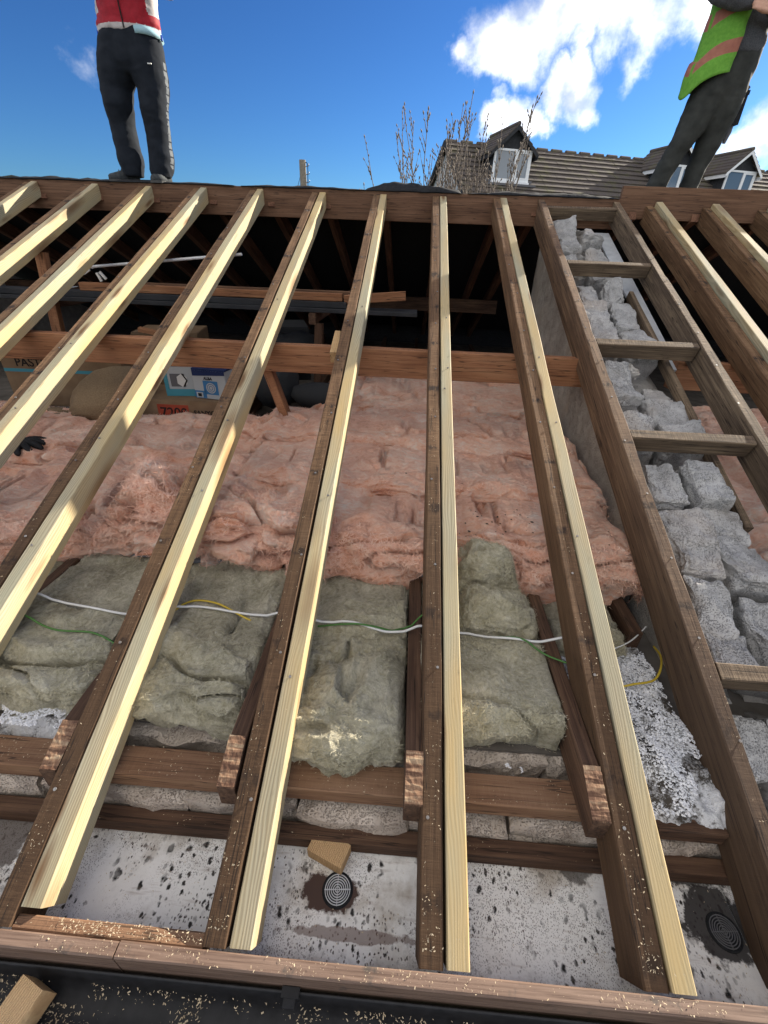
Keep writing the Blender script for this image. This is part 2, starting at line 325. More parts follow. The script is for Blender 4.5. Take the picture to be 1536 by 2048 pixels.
def m_wool(name, stops, fib, blotch, bd, warp=.12, fine=420, speck=None, dust=None):
    m, nt, b = newmat(name, 1.0); tc, v, r = obco(nt)
    wv = vmth(nt, 'ADD', v, scl(nt, noise(nt, v, 7, 3, out='Color'), (warp, warp, warp)))
    f1 = noise(nt, scl(nt, wv, fib), 1.0, 7, .66)
    f2 = noise(nt, scl(nt, wv, (fine, fine, fine)), 1.0, 4, .7)
    f3 = noise(nt, scl(nt, wv, (fib[0] * 3, fib[1] * 2.2, fib[2] * 2.2)), 1.0, 6, .7)
    bl = noise(nt, wv, blotch, 5, .6)
    k = mth(nt, 'ADD', mth(nt, 'ADD', mth(nt, 'MULTIPLY', f1, .45), mth(nt, 'MULTIPLY', bl, .45)), mth(nt, 'MULTIPLY', f2, .12))
    col = ramp(nt, k, stops)
    if speck:
        sp = ramp(nt, noise(nt, v, 95, 2, .5), [(.71, 0.), (.75, 1.)])
        col = mix(nt, mth(nt, 'MULTIPLY', sp, .7), col, speck)
    if dust:
        nz = node(nt, 'SeparateXYZ', {0: tc.outputs['Normal']}).outputs[2]
        col = mix(nt, mth(nt, 'MULTIPLY', ramp(nt, nz, [(.45, 0.), (.9, 1.)]), dust[1]), col, dust[0])
    b.inputs['Sheen Weight'].default_value = .25; b.inputs['Sheen Roughness'].default_value = .6
    h = mth(nt, 'ADD', mth(nt, 'ADD', f1, mth(nt, 'MULTIPLY', f3, .6)), mth(nt, 'MULTIPLY', f2, .3))
    setc(nt, b, col, bump(nt, h, 1.0, bd))
m_wool('pink_wool', [(.37, (.54, .18, .085)), (.46, (.80, .37, .22)), (.54, (.86, .53, .38)), (.64, (.90, .76, .66))], (14, 46, 80), 4.5, .018, warp=.16, dust=((.80, .58, .48), .25))
m_wool('grey_wool', [(.36, (.15, .125, .06)), (.46, (.37, .33, .205)), (.54, (.53, .485, .34)), (.64, (.74, .69, .54))], (70, 70, 95), 7, .02, speck=(.74, .72, .64))
simple('pink_fibre', (.82, .42, .28), (.92, .70, .57), 30, 1.0); simple('grey_fibre', (.36, .32, .20), (.66, .61, .46), 30, 1.0)
def m_block(name='concrete_block', c0=(.17, .165, .16), c1=(.31, .305, .295), c2=(.44, .43, .415)):
    m, nt, b = newmat(name, .95); tc, v, r = obco(nt)
    vo = node(nt, 'TexVoronoi', {'Vector': v, 'Scale': 230.0}).outputs['Distance']
    p = noise(nt, v, 200, 3, .7); bl = noise(nt, v, 9, 4)
    pore = ramp(nt, mth(nt, 'ADD', mth(nt, 'ADD', mth(nt, 'MULTIPLY', vo, .3), mth(nt, 'MULTIPLY', p, .6)), mth(nt, 'MULTIPLY', noise(nt, v, 22, 4, .6), .3)), [(.44, 0.), (.60, 1.)])
    smear = ramp(nt, noise(nt, vmth(nt, 'ADD', v, (7, 3, 1)), 13, 3), [(.52, 0.), (.60, 1.)])
    pore = mix(nt, mth(nt, 'MULTIPLY', smear, .25), pore, (.75, .75, .75))
    c = mix(nt, pore, c0, mix(nt, ramp(nt, bl, [(.35, 0.), (.65, 1.)]), c1, c2))
    warm = ramp(nt, noise(nt, v, 4, 2), [(.5, 0.), (.7, .5)])
    c = mix(nt, warm, c, (.42, .36, .30))
    setc(nt, b, c, bump(nt, mth(nt, 'ADD', pore, bl), .9, .004))
m_block(); m_block('parging', (.24, .225, .205), (.34, .32, .295), (.47, .45, .42)); m_block('eaves_block', (.30, .25, .21), (.44, .37, .31), (.60, .53, .46))
def m_soffit():
    m, nt, b = newmat('soffit_board', .75); tc, v, r = obco(nt, False)
    base = mix(nt, noise(nt, v, 12, 5, .65), (.70, .685, .66), (.90, .885, .86))
    grime = ramp(nt, noise(nt, vmth(nt, 'ADD', v, (3, 1, 0)), 5, 6, .68), [(.50, 0.), (.68, 1.)])
    base = mix(nt, mth(nt, 'MULTIPLY', grime, .75), base, (.33, .27, .20))
    # mould spots of three sizes
    for sc_, lo, hi, thr, colr in ((27, .17, .29, .40, (.012, .012, .012)), (52, .20, .34, .35, (.022, .02, .018)), (120, .20, .36, .35, (.07, .055, .048)), (300, .25, .42, .25, (.17, .14, .125))):
        wv = vmth(nt, 'ADD', scl(nt, v, (1.25, .85, 1)), scl(nt, noise(nt, v, sc_ * 1.6, 2, out='Color'), (.8 / sc_,) * 3))
        vo = node(nt, 'TexVoronoi', {'Vector': wv, 'Scale': float(sc_)})
        sp = ramp(nt, vo.outputs['Distance'], [(lo, 1.), (hi, 0.)])
        cl = ramp(nt, noise(nt, vmth(nt, 'ADD', v, (sc_, 0, 0)), 4.0, 4, .65), [(.46, .06), (.55, 1.)])
        ch = ramp(nt, node(nt, 'SeparateColor', {0: vo.outputs['Color']}).outputs[0], [(thr, 0.), (thr + .02, 1.)])
        base = mix(nt, mth(nt, 'MULTIPLY', mth(nt, 'MULTIPLY', sp, cl), ch), base, colr)
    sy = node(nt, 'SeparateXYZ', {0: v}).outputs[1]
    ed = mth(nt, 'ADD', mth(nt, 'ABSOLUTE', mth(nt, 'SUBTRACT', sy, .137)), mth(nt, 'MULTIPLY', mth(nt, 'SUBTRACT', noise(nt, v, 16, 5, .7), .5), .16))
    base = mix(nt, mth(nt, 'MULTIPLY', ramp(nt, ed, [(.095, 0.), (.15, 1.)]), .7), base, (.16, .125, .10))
    stk = ramp(nt, noise(nt, scl(nt, v, (9, 60, 1)), 1.0, 4, .6), [(.58, 0.), (.72, 1.)])
    base = mix(nt, mth(nt, 'MULTIPLY', stk, .45), base, (.30, .22, .17))
    # brown damp staining round the two vents, black at the far right one
    for (cx, cy, rx, ry, colr, k) in ((-.262, .150, .075, .042, (.075, .045, .036), 1.), (-.20, .075, .16, .014, (.16, .10, .08), .7), (.68, .16, .10, .075, (.022, .018, .018), .95), (.60, .26, .15, .03, (.03, .026, .024), .9), (-.03, .24, .03, .03, (.04, .03, .025), .8), (-1.14, .19, .09, .08, (.07, .05, .04), .85), (.36, .25, .05, .04, (.05, .04, .035), .8)):
        d = vmth(nt, 'LENGTH', scl(nt, vmth(nt, 'SUBTRACT', v, (cx, cy, 0)), (1 / rx, 1 / ry, 0)))
        d = mth(nt, 'ADD', d, mth(nt, 'MULTIPLY', mth(nt, 'SUBTRACT', noise(nt, v, 24, 5, .65), .5), 1.5))
        base = mix(nt, mth(nt, 'MULTIPLY', ramp(nt, d, [(.85, 1.), (1.05, 0.)]), k), base, colr)
    setc(nt, b, base, bump(nt, noise(nt, v, 180, 4, .7), .4, .001))
m_soffit()
def m_wgrit():
    m, nt, b = newmat('white_grit', .95); tc, v, r = obco(nt, False)
    n = noise(nt, v, 9, 6, .72); f = noise(nt, v, 160, 4, .7)
    c = mix(nt, ramp(nt, mth(nt, 'ADD', n, mth(nt, 'MULTIPLY', mth(nt, 'SUBTRACT', f, .5), .35)), [(.44, 0.), (.56, 1.)]), (.07, .06, .05), (.68, .68, .69))
    setc(nt, b, c, bump(nt, mth(nt, 'ADD', n, f), 1.0, .006))
m_wgrit()
def m_fascia():
    m, nt, b = newmat('fascia_paint', .6); tc, v, r = obco(nt)
    st = noise(nt, scl(nt, v, (5, 160, 160)), 1.0, 5, .65); bl = noise(nt, v, 18, 5, .65)
    c = mix(nt, ramp(nt, st, [(.35, 0.), (.65, 1.)]), (.095, .058, .042), (.20, .135, .102))
    c = mix(nt, ramp(nt, bl, [(.58, 0.), (.70, .8)]), c, (.05, .045, .04))
    setc(nt, b, c, bump(nt, st, .6, .001))
m_fascia()
simple('black_plastic', (.010, .010, .011), (.02, .02, .022), 40, .55, .2, .001)
simple('felt', (.008, .009, .011), (.022, .023, .026), 60, .9, .6, .003)
simple('cardboard', (.17, .11, .065), (.23, .155, .092), 12, .9, .2, .001)
simple('hessian', (.16, .11, .065), (.26, .19, .115), 160, .95, .9, .003)
simple('ink', (.012, .010, .010)); simple('teal_print', (.06, .25, .32)); simple('pale_card', (.40, .43, .45)); simple('navy_print', (.014, .028, .10)); simple('sky_print', (.045, .17, .36)); simple('red_print', (.30, .05, .025)); simple('grey_print', (.12, .12, .13))
simple('dark_box', (.02, .022, .025)); simple('white_plastic', (.62, .62, .60), None, rough=.4); simple('yellow_plastic', (.50, .36, .04), None, rough=.45); simple('green_plastic', (.06, .16, .035), None, rough=.45); simple('grey_pipe', (.16, .17, .18), None, rough=.45)
simple('steel', (.30, .30, .30), (.16, .13, .11), 60, .5); MATS['steel'].node_tree.nodes['Principled BSDF'].inputs['Metallic'].default_value = .7
simple('aluminium', (.55, .56, .58), None, rough=.35); simple('sawdust', (.42, .32, .20), (.62, .52, .37), 90, .9)
simple('white_crumb', (.62, .63, .65), (.80, .80, .82), 30, .95); simple('dark_crumb', (.02, .016, .012)); simple('grit', (.05, .045, .04), (.16, .15, .14), 30, .95, .6, .004, 6)
simple('plasterboard', (.07, .06, .05), (.14, .125, .11), 9, .95); simple('render_white', (.40, .42, .45), (.50, .52, .54), 3, .9, .3, .01)
simple('slab_grey', (.40, .42, .44), (.50, .52, .54), 20, .9, .3, .002)
def m_tile(name, a, b_, moss):
    m, nt, b = newmat(name, .9); tc, v, r = obco(nt)
    cell = node(nt, 'SeparateColor', {0: node(nt, 'TexVoronoi', {'Vector': scl(nt, v, (3, 4, 4)), 'Scale': 1.0}).outputs['Color']}).outputs[0]
    n = mth(nt, 'ADD', mth(nt, 'MULTIPLY', noise(nt, v, 3.5, 5, .6), .6), mth(nt, 'MULTIPLY', cell, .4)); f = noise(nt, v, 28, 4, .7)
    c = mix(nt, mth(nt, 'MULTIPLY', mth(nt, 'ADD', n, f), .5), a, b_)
    mo = ramp(nt, noise(nt, vmth(nt, 'ADD', v, (4, 4, 4)), 2.2, 6, .7), [(.52, 0.), (.68, .8)])
    setc(nt, b, mix(nt, mo, c, moss), bump(nt, f, .5, .01))
m_tile('tile_brown', (.062, .052, .046), (.12, .10, .088), (.12, .115, .055)); m_tile('tile_dark', (.022, .022, .024), (.05, .05, .052), (.05, .055, .03))
simple('slate_dark', (.018, .02, .024), (.035, .037, .042), 8, .8); simple('upvc', (.72, .74, .76), None, rough=.35)
m, nt, b = newmat('window_glass', .06); setc(nt, b, (.10, .14, .19)); b.inputs['Specular IOR Level'].default_value = .6
simple('bark', (.11, .088, .07), (.21, .175, .145), 60, .9); simple('pole_wood', (.16, .14, .11), (.24, .21, .17), 20, .9)
simple('navy_cloth', (.005, .008, .014), (.012, .016, .024), 14, .95, .3, .002); simple('navy_sunlit_stripe', (.10, .11, .12))
simple('red_cloth', (.26, .006, .016), (.36, .010, .024), 40, .7, .4, .003); simple('grey_cloth', (.46, .42, .42), (.56, .52, .52), 60, .85, .4, .002); simple('light_blue_cloth', (.30, .48, .55)); simple('charcoal_cloth', (.024, .026, .024), (.046, .048, .044), 14, .95, .4, .002); simple('hoodie_cloth', (.05, .052, .06), (.10, .105, .115), 160, .95, .5, .002)
simple('hivis', (.11, .30, .035), (.16, .38, .05), 60, .8, .3, .002); simple('hivis_band', (.30, .11, .075), (.38, .15, .10), 40, .6); simple('skin', (.50, .28, .20), (.56, .33, .24), 60, .6); simple('hair', (.03, .02, .014), (.05, .035, .025), 90, .8, .6, .004); simple('shoe', (.022, .026, .03), (.05, .056, .06), 50, .8, .4, .002); simple('rubber', (.06, .06, .06)); simple('blue_clip', (.02, .05, .35)); simple('lips', (.4, .16, .13)); simple('eye_white', (.7, .7, .68))
def m_ground():
    m, nt, b = newmat('ground', .95); tc, v, r = obco(nt, False)
    n = noise(nt, v, .25, 6, .6); f = noise(nt, v, 3, 6, .7)
    c = mix(nt, ramp(nt, n, [(.45, 0.), (.55, 1.)]), (.05, .08, .025), (.10, .10, .095))
    setc(nt, b, mix(nt, mth(nt, 'MULTIPLY', f, .5), c, (.04, .05, .03)), bump(nt, f, .5, .03))
m_ground()
# ------------------------------------------------------------------ setting: ground, house shell
g = mob('ground', [(-600, -600, -2.7), (600, -600, -2.7), (600, 600, -2.7), (-600, 600, -2.7)], [(0, 1, 2, 3)], 'ground'); tag(g, 'rough grass and paving far below the roof', 'ground', kind='structure')
mb = MB(); mb.box((-5.2, .46, .012), (5.2, 7.0, .024)); c = mb.ob('ceiling', 'plasterboard'); tag(c, 'dusty ceiling boarding below the loft joists', 'ceiling', kind='structure')
mb = MB()
mb.box((-5.2, .555, -2.7), (5.2, .66, -.25)); mb.box((-5.2, 6.9, -2.7), (5.2, 7.1, .25)); mb.box((5.0, .66, -2.7), (5.2, 6.9, 0)); mb.box((-5.2, .66, -2.7), (-5.0, 6.9, 0))
c = mb.ob('house_wall', 'render_white'); tag(c, 'plain house walls under the stripped roof', 'wall', kind='structure')
# gable at the far left closing the loft, and the one on the far right
for sgn, nm, lb in ((-1, 'gable_wall', 'block gable wall closing the left end of the loft'), (1, 'gable_wall', 'block gable wall closing the neighbouring loft on the right')):
    x0, x1 = (-5.15, -5.0) if sgn < 0 else (5.0, 5.15)
    P = [(.6, .02), (6.85, .02), (6.85, .25), (3.74, 1.5), (.6, .13)]
    v = [(x0, y, z) for y, z in P] + [(x1, y, z) for y, z in P]; n = len(P)
    f = [tuple(range(n)), tuple(range(2 * n - 1, n - 1, -1))] + [(i, i + n, (i + 1) % n + n, (i + 1) % n) for i in range(n)]
    tag(mob(nm, v, f, 'parging'), lb, 'wall')
ORD = ['first', 'second', 'third', 'fourth', 'fifth', 'sixth', 'seventh', 'eighth', 'ninth', 'tenth', 'eleventh', 'twelfth']
# ------------------------------------------------------------------ ridge boards
rb = timber('ridge_board', 6.51, .028, .185, 'ridge_timber', basisM((-5.2, 3.722, 1.612), (1, 0, 0)), amp=.002)
tag(rb, 'long brown ridge board the pale rafters run up to, under the person in red', 'ridge board')
rb = timber('ridge_board', 3.88, .03, .20, 'ridge_timber', basisM((1.315, 3.73, 1.695), (1, 0, 0)), amp=.002)
tag(rb, 'short higher ridge board on the right, below the person in the green vest', 'ridge board')
# ------------------------------------------------------------------ rafters
nail_mb = MB(); nail_mb.tube([(0, 0, -.012), (0, 0, .003), (0, 0, .0032), (0, 0, .005)], [.0016, .0016, .0042, .004], 8)
NAIL = None
def nail(parent, x, y, z=.0):
    global NAIL
    if NAIL is None: NAIL = nail_mb.ob('nail', 'steel', parent, TR((x, y, z)))
    else: inst(NAIL, TR((x, y, z)), parent)
NEW = [-3.56, -3.14, -2.66, -2.24, -1.815, -1.375, -.905, -.446, 0.0, .443]
WHERE = ['leftmost of all, only its upper end in view', 'just left of the person in red', 'topping out left of the person in red', 'ending just beneath the shoes of the person in red', 'right of the shoes of the person in red', 'crossing the left edge beside the grey wool', 'with its sawn foot above the brown fillet', 'left of the round vent with the loose wood block', 'at the centre, beside the folded grey wool', 'second right of centre, beside the white crumbs']
OLDW = ['leftmost of all', 'paired with the new timber left of the person in red', 'beside the new timber topping out left of the person in red', 'beside the new timber beneath the shoes of the person in red', 'paired with the new timber right of the person in red', 'paired with the new timber crossing the left edge', 'paired with the new timber that has the sawn foot', 'left of the loose wood block on the soffit', 'at the centre, with black batten marks', 'left of the white crumbs, its broad side showing']
for i, x in enumerate(NEW):
    v0 = .035 if i == 6 else .004
    L = 4.046 - v0; dz = random.uniform(-.004, .004)
    tw = timber('rafter', L, .047, .092, 'new_timber', rafM(x + .047, v0, .002 + dz), amp=.0018, seg=.1, seed=100 + i)
    tag(tw, 'pale new timber rafter ' + WHERE[i], 'rafter', 'new pale rafters')
    to = timber('rafter', 4.046 - .002, .05, .112, 'old_timber', rafM(x - .003 - random.uniform(0, .002), .002, -.002), amp=.003, seg=.05, chew=.003, seed=200 + i)
    tag(to, 'dark old brown rafter ' + OLDW[i], 'rafter', 'old brown rafters')
    if i >= 4:
        for k in range(11):
            nail(to, .25 + .345 * k + random.uniform(-.02, .02), random.uniform(.012, .038))
        for k in range(3): nail(tw, random.uniform(.3, 2.5), random.uniform(.01, .037))
tj = timber('rafter', 4.046, .047, .16, 'ladder_timber', rafM(.770, .002, .0), amp=.004, seg=.035, chew=.009, seed=31)
tag(tj, 'deep old ladder rafter left of the broken blocks', 'rafter', 'old brown rafters')
tk = timber('rafter', 4.046, .046, .125, 'noggin_timber', rafM(1.318, .002, .0), amp=.004, seg=.04, chew=.008, seed=32)
tag(tk, 'weathered ladder rafter right of the broken blocks', 'rafter', 'old brown rafters')
for t in (tj, tk):
    for k in range(14): nail(t, .2 + .27 * k, random.uniform(.012, .04))
RN = [1.565, 1.965, 2.36, 2.78, 3.2]
for i, x in enumerate(RN):
    tw = timber('rafter', 4.04, .047, .075, 'new_timber', rafM(x + .047, .004, .012), amp=.0018, seg=.1, seed=300 + i)
    tag(tw, 'pale new rafter on the right roof, %s right of the block ladder' % ORD[i], 'rafter', 'new pale rafters')
    to = timber('rafter', 4.044, .05, .112, 'old_timber', rafM(x - .004, .002, -.016), amp=.003, seg=.06, chew=.003, seed=400 + i)
    tag(to, 'dark old rafter on the right roof, %s right of the block ladder' % ORD[i], 'rafter', 'old brown rafters')
# noggins of the gable ladder
for v, w, lb in ((3.93, .04, 'topmost noggin of the block ladder, under the ridge'), (3.085, .045, 'second noggin down the block ladder'), (2.245, .05, 'sawtoothed middle noggin of the block ladder'), (1.585, .055, 'fourth noggin down, above the largest blocks'), (.625, .055, 'lowest noggin of the block ladder, at the right edge')):
    o = S(.774, v, -.006)
    M = Matrix(((1, 0, 0, o.x), (0, CS, -SN, o.y), (0, SN, CS, o.z), (0, 0, 0, 1)))
    tag(timber('noggin', .494, w * .9, .078, 'noggin_timber', M, amp=.003, seg=.05, chew=.003), 'short weathered timber, ' + lb, 'noggin', 'noggins of the block ladder')
# rafters of the far slope seen from inside
YR = 3.752
def farM(xl, v0, d=0):          # local X down the far slope from the ridge, Y to the left
    Xv = Vector((0, CS, -SN)); Zv = Vector((0, SN, CS)); o = Vector((xl, YR, 1.597)) + Xv * v0 + Zv * d
    return Matrix(((0, -1, 0, o.x), (Xv.y, 0, Zv.y, o.y), (Xv.z, 0, Zv.z, o.z), (0, 0, 0, 1)))
for i, x in enumerate([-4.4, -3.95, -3.5, -3.05, -2.6, -2.15, -1.7, -1.25, -.82, -.38, .05, .48, .74, 1.45, 1.9, 2.4]):
    t = timber('rafter', 3.6, .05, .11, 'far_timber', farM(x, .004, -.002), amp=.002, seg=.4)
    tag(t, 'dark rafter of the far slope inside the loft, %s from the left' % (ORD[i] if i < 12 else ['thirteenth', 'fourteenth', 'fifteenth', 'sixteenth'][i - 12]), 'rafter', 'far slope rafters')
back = empty('tiled_roof', (0, YR, 1.6)); tag(back, 'dark far slope of tiles and felt behind the ridge board', 'roof')
def local(o, M): return o.matrix_world.inverted() @ M
bpy.context.view_layer.update()
BW = TR((0, -YR, -1.6))
mb = MB(); nn = 40
Xv = Vector((0, CS, -SN)); Zv = Vector((0, SN, CS)); O_ = Vector((0, YR, 1.597))
pts = [O_ + Vector((-5.2 + 10.4 * i / nn, 0, 0)) + Xv * (3.9 * j / 12) + Zv * (.006 - .006 * abs(math.sin(i * 1.7)) * (j > 0)) for j in range(13) for i in range(nn + 1)]
mob('felt', pts, [(j * (nn + 1) + i, j * (nn + 1) + i + 1, (j + 1) * (nn + 1) + i + 1, (j + 1) * (nn + 1) + i) for j in range(12) for i in range(nn)], 'felt', back, BW, True)
mb = MB(); mb.box((-5.0, 6.84, .03), (5.0, 6.86, .262)); mb.ob('felt', 'felt', back, BW)  # added dark sheet standing in for shade on the rear wall
# tiles of the far slope: one shared mesh, slightly uneven
tv = []; tf = []; nx_ = 8
for top in (0, 1):
    for e in (0, 1):
        for i in range(nx_ + 1):
            u = i / nx_; tv.append((u * .30, e * .36, (.014 if top else 0) + .012 * math.sin(math.pi * u * 2) ** 2 * (1 if u < .5 else .45)))
A = nx_ + 1
for i in range(nx_):
    tf += [(2 * A + i, 2 * A + i + 1, 3 * A + i + 1, 3 * A + i), (i, A + i, A + i + 1, i + 1), (i, i + 1, 2 * A + i + 1, 2 * A + i), (A + i, 3 * A + i, 3 * A + i + 1, A + i + 1)]
tf += [(0, 2 * A, 3 * A, A), (nx_, A + nx_, 3 * A + nx_, 2 * A + nx_)]
TILE = None
for row in range(5):
    for c_ in range(22):
        x = -5.2 + c_ * .302 + (row % 2) * .02
        if x > 1.1: continue
        v0 = (.0 if x < -2.7 else .05) + row * .30
        o = O_ + Vector((x, 0, 0)) + Xv * (v0 + random.uniform(-.006, .006)) + Zv * (.016 + random.uniform(0, .006))
        a = random.uniform(-.02, .02)
        R3 = Matrix(((1, 0, 0, o.x), (0, Xv.y, Zv.y, o.y), (0, Xv.z, Zv.z, o.z), (0, 0, 0, 1))) @ Matrix.Rotation(a, 4, 'Z') @ Matrix.Rotation(.035, 4, 'X')
        if TILE is None: TILE = mob('tile', tv, tf, 'tile_dark', back, BW @ R3, True)
        else: inst(TILE, BW @ R3, back)
# torn felt along the ridge
def felt_strip(x0, x1, h, seed, y=3.742, z=1.612):
    n = int((x1 - x0) / .02); V = []; F = []
    for i in range(n + 1):
        x = x0 + (x1 - x0) * i / n
        e = max(0, math.sin(math.pi * i / n)) ** .4
        for j in range(7):
            p = np.array([[x * 3, j * .4, seed]]); a = float(fbm(p, 2.0, 3, seed)[0]); b = float(fbm(p, 5.0, 3, seed + 4)[0])
            V.append((x + .01 * b, y - .030 + .02 * j + .01 * b, z + .003 + e * (h * max(0, math.sin(math.pi * j / 6)) * (.75 + .9 * a) + .004 * b)))
    for i in range(n):
        for j in range(6): F.append((i * 7 + j, (i + 1) * 7 + j, (i + 1) * 7 + j + 1, i * 7 + j + 1))
    o = mob('felt_scrap', V, F, 'felt', None, None, True); md = o.modifiers.new('s', 'SOLIDIFY'); md.thickness = .003; return o
tag(felt_strip(-3.9, -1.55, .022, 1), 'thin torn black felt edge along the ridge left of centre', 'roofing felt')
tag(felt_strip(-1.5, -.55, .018, 2), 'flat strip of black felt on the ridge by the distant pole', 'roofing felt')
tag(felt_strip(-.56, .16, .052, 3), 'crumpled black felt scrap on the ridge below the bare shrub', 'roofing felt')
tag(felt_strip(.2, 1.30, .026, 5), 'torn black felt on the ridge below the tiled house', 'roofing felt')
# ------------------------------------------------------------------ purlins, ties, posts
t = timber('purlin', 6.0, .072, .142, 'purlin_timber', basisM((-5.2, 2.12, .787), (1, 0, 0)), amp=.003); tag(t, 'reddish brown purlin crossing under the pale rafters above the pink wool', 'purlin')
t = timber('purlin', 3.9, .072, .142, 'purlin_timber', basisM((1.25, 2.16, .79), (1, 0, 0)), amp=.003); tag(t, 'brown purlin of the neighbouring loft behind the block ladder', 'purlin')
t = timber('purlin', 6.0, .07, .14, 'joist_timber', basisM((-5.2, 5.27, .787), (1, 0, 0)), amp=.003); tag(t, 'dark purlin under the far slope deep in the loft', 'purlin')
def stick(name, a, b, w, h, mat, lb, cat, grp=None, up=(0, 1, 0)):
    a, b = Vector(a), Vector(b); t = timber(name, (b - a).length, w, h, mat, basisM(a, b - a, up), amp=.002); tag(t, lb, cat, grp); return t
stick('post', (-.972, 2.16, .645), (-.838, 2.16, .2), .05, .07, 'purlin_timber', 'leaning brown prop under the purlin, its foot in pink wool', 'prop', up=(0, -1, 0))
stick('post', (-.815, 2.90, .79), (-.86, 2.90, .05), .05, .07, 'joist_timber', 'dim upright post standing behind the purlin', 'post', up=(0, -1, 0))
stick('post', (-2.72, 2.98, 1.15), (-2.78, 2.9, .05), .07, .05, 'purlin_timber', 'upright brown post at the left of the loft', 'post', up=(0, -1, 0))
for x, lb in ((-2.78, 'left'), (-.80, 'right')):
    t = timber('tie_beam', 2.48, .045, .07, 'joist_timber', basisM((x, 2.87, .858), (0, 1, 0)), amp=.002); tag(t, 'dark tie beam under the stacked boards, %s one' % lb, 'beam', 'loft tie beams')
stick('cleat', (-.497, 1.93, .80), (-.497, 2.10, .873), .045, .06, 'scrap_timber', 'short sawn cleat nailed beside a rafter above the purlin', 'cleat', up=(0, -.39, .92))
# ------------------------------------------------------------------ ceiling joists, wall plate, blocks, bearer
JX = [(-1.455, 'leftmost joist, partly under grey wool'), (-1.0, 'joist left of the sawn rafter foot'), (-.553, 'joist with a raked sunlit end left of the round vent'), (-.096, 'dark joist with a raked end left of the centre rafter'), (.345, 'joist with a splintered raked end right of centre')]
def rake(xv): return np.where(xv < .1, -.04 + .04 * (xv / .1), 0)
for i, (x, lb) in enumerate(JX):
    M = basisM((x + .043, .256 + random.uniform(-.006, .006), .145), (0, 1, 0))
    V = []
    t = timber('joist', 6.3, .043, .114, 'joist_timber', M, amp=.0022, seg=.05 if i < 0 else .1, seed=500 + i, rake=rake)
    tag(t, 'brown ceiling ' + lb, 'joist', 'ceiling joists')
    # splintered saw-cut facet on the raked end
    n1_, n2_ = 12, 6; V = []; F = []
    for a in range(n1_ + 1):
        for b_ in range(n2_ + 1):
            xx = .002 + .105 * a / n1_; V.append((xx, .0435 * b_ / n2_ - .0002, -.04 + .04 * xx / .1 + .0026 + .0011 * math.sin(a * 2.3 + b_ * .4 + i) + random.uniform(-.0007, .0007)))
    F = [(a * (n2_ + 1) + b_, (a + 1) * (n2_ + 1) + b_, (a + 1) * (n2_ + 1) + b_ + 1, a * (n2_ + 1) + b_ + 1) for a in range(n1_) for b_ in range(n2_)]
    o = mob('sawn_end', V, F, 'sawn_rake', t)
t = timber('joist', 5.5, .045, .10, 'joist_timber', basisM((.72, .86, .125), (0, 1, 0)), amp=.002); tag(t, 'dark ceiling joist against the ladder rafter beside the white crumbs', 'joist', 'ceiling joists')
t = timber('wall_plate', 5.72, .08, .05, 'plate_timber', basisM((-5.2, .305, .03), (1, 0, 0)), amp=.002); tag(t, 'worn brown wall plate running across under the joist ends', 'wall plate')
t = timber('wall_plate', .17, .09, .05, 'joist_timber', basisM((.545, .29, .02), (1, 0, 0)), amp=.002); tag(t, 'short dark plate in front of the white crumbs, right', 'wall plate')
t = timber('bearer', 6.4, .04, .05, 'joist_timber', basisM((-5.2, .236, -.072), (1, 0, 0)), amp=.0015); tag(t, 'dark brown bearer along the back of the white soffit', 'bearer')
ow = empty('outer_wall', (0, .33, -.3)); tag(ow, 'rough pale block wall head showing below the wall plate', 'wall'); bpy.context.view_layer.update()
x = -5.1; k = 0
while x < 5:
    L = random.uniform(.2, .44); rough_block('block', (L - .012, .1, .2), 'eaves_block', TR((x + L / 2, .332 - .33, -.131 + .3 + random.uniform(-.02, .004))), ow, .018, .008, 40 + k, .006); x += L; k += 1
rw = empty('inner_wall', (0, .5, -.3)); tag(rw, 'block inner wall head behind the wall plate, dark gap in front', 'wall')
x = -5.0; k = 0
while x < .7:
    L = random.choice((.44, .44, .3, .22)); rough_block('block', (L - .01, .1, .26), 'eaves_block', TR((x + L / 2, .475 - .5, -.112 + .3 + random.uniform(-.02, .0))), rw, .018, .008, 140 + k, .008); x += L; k += 1
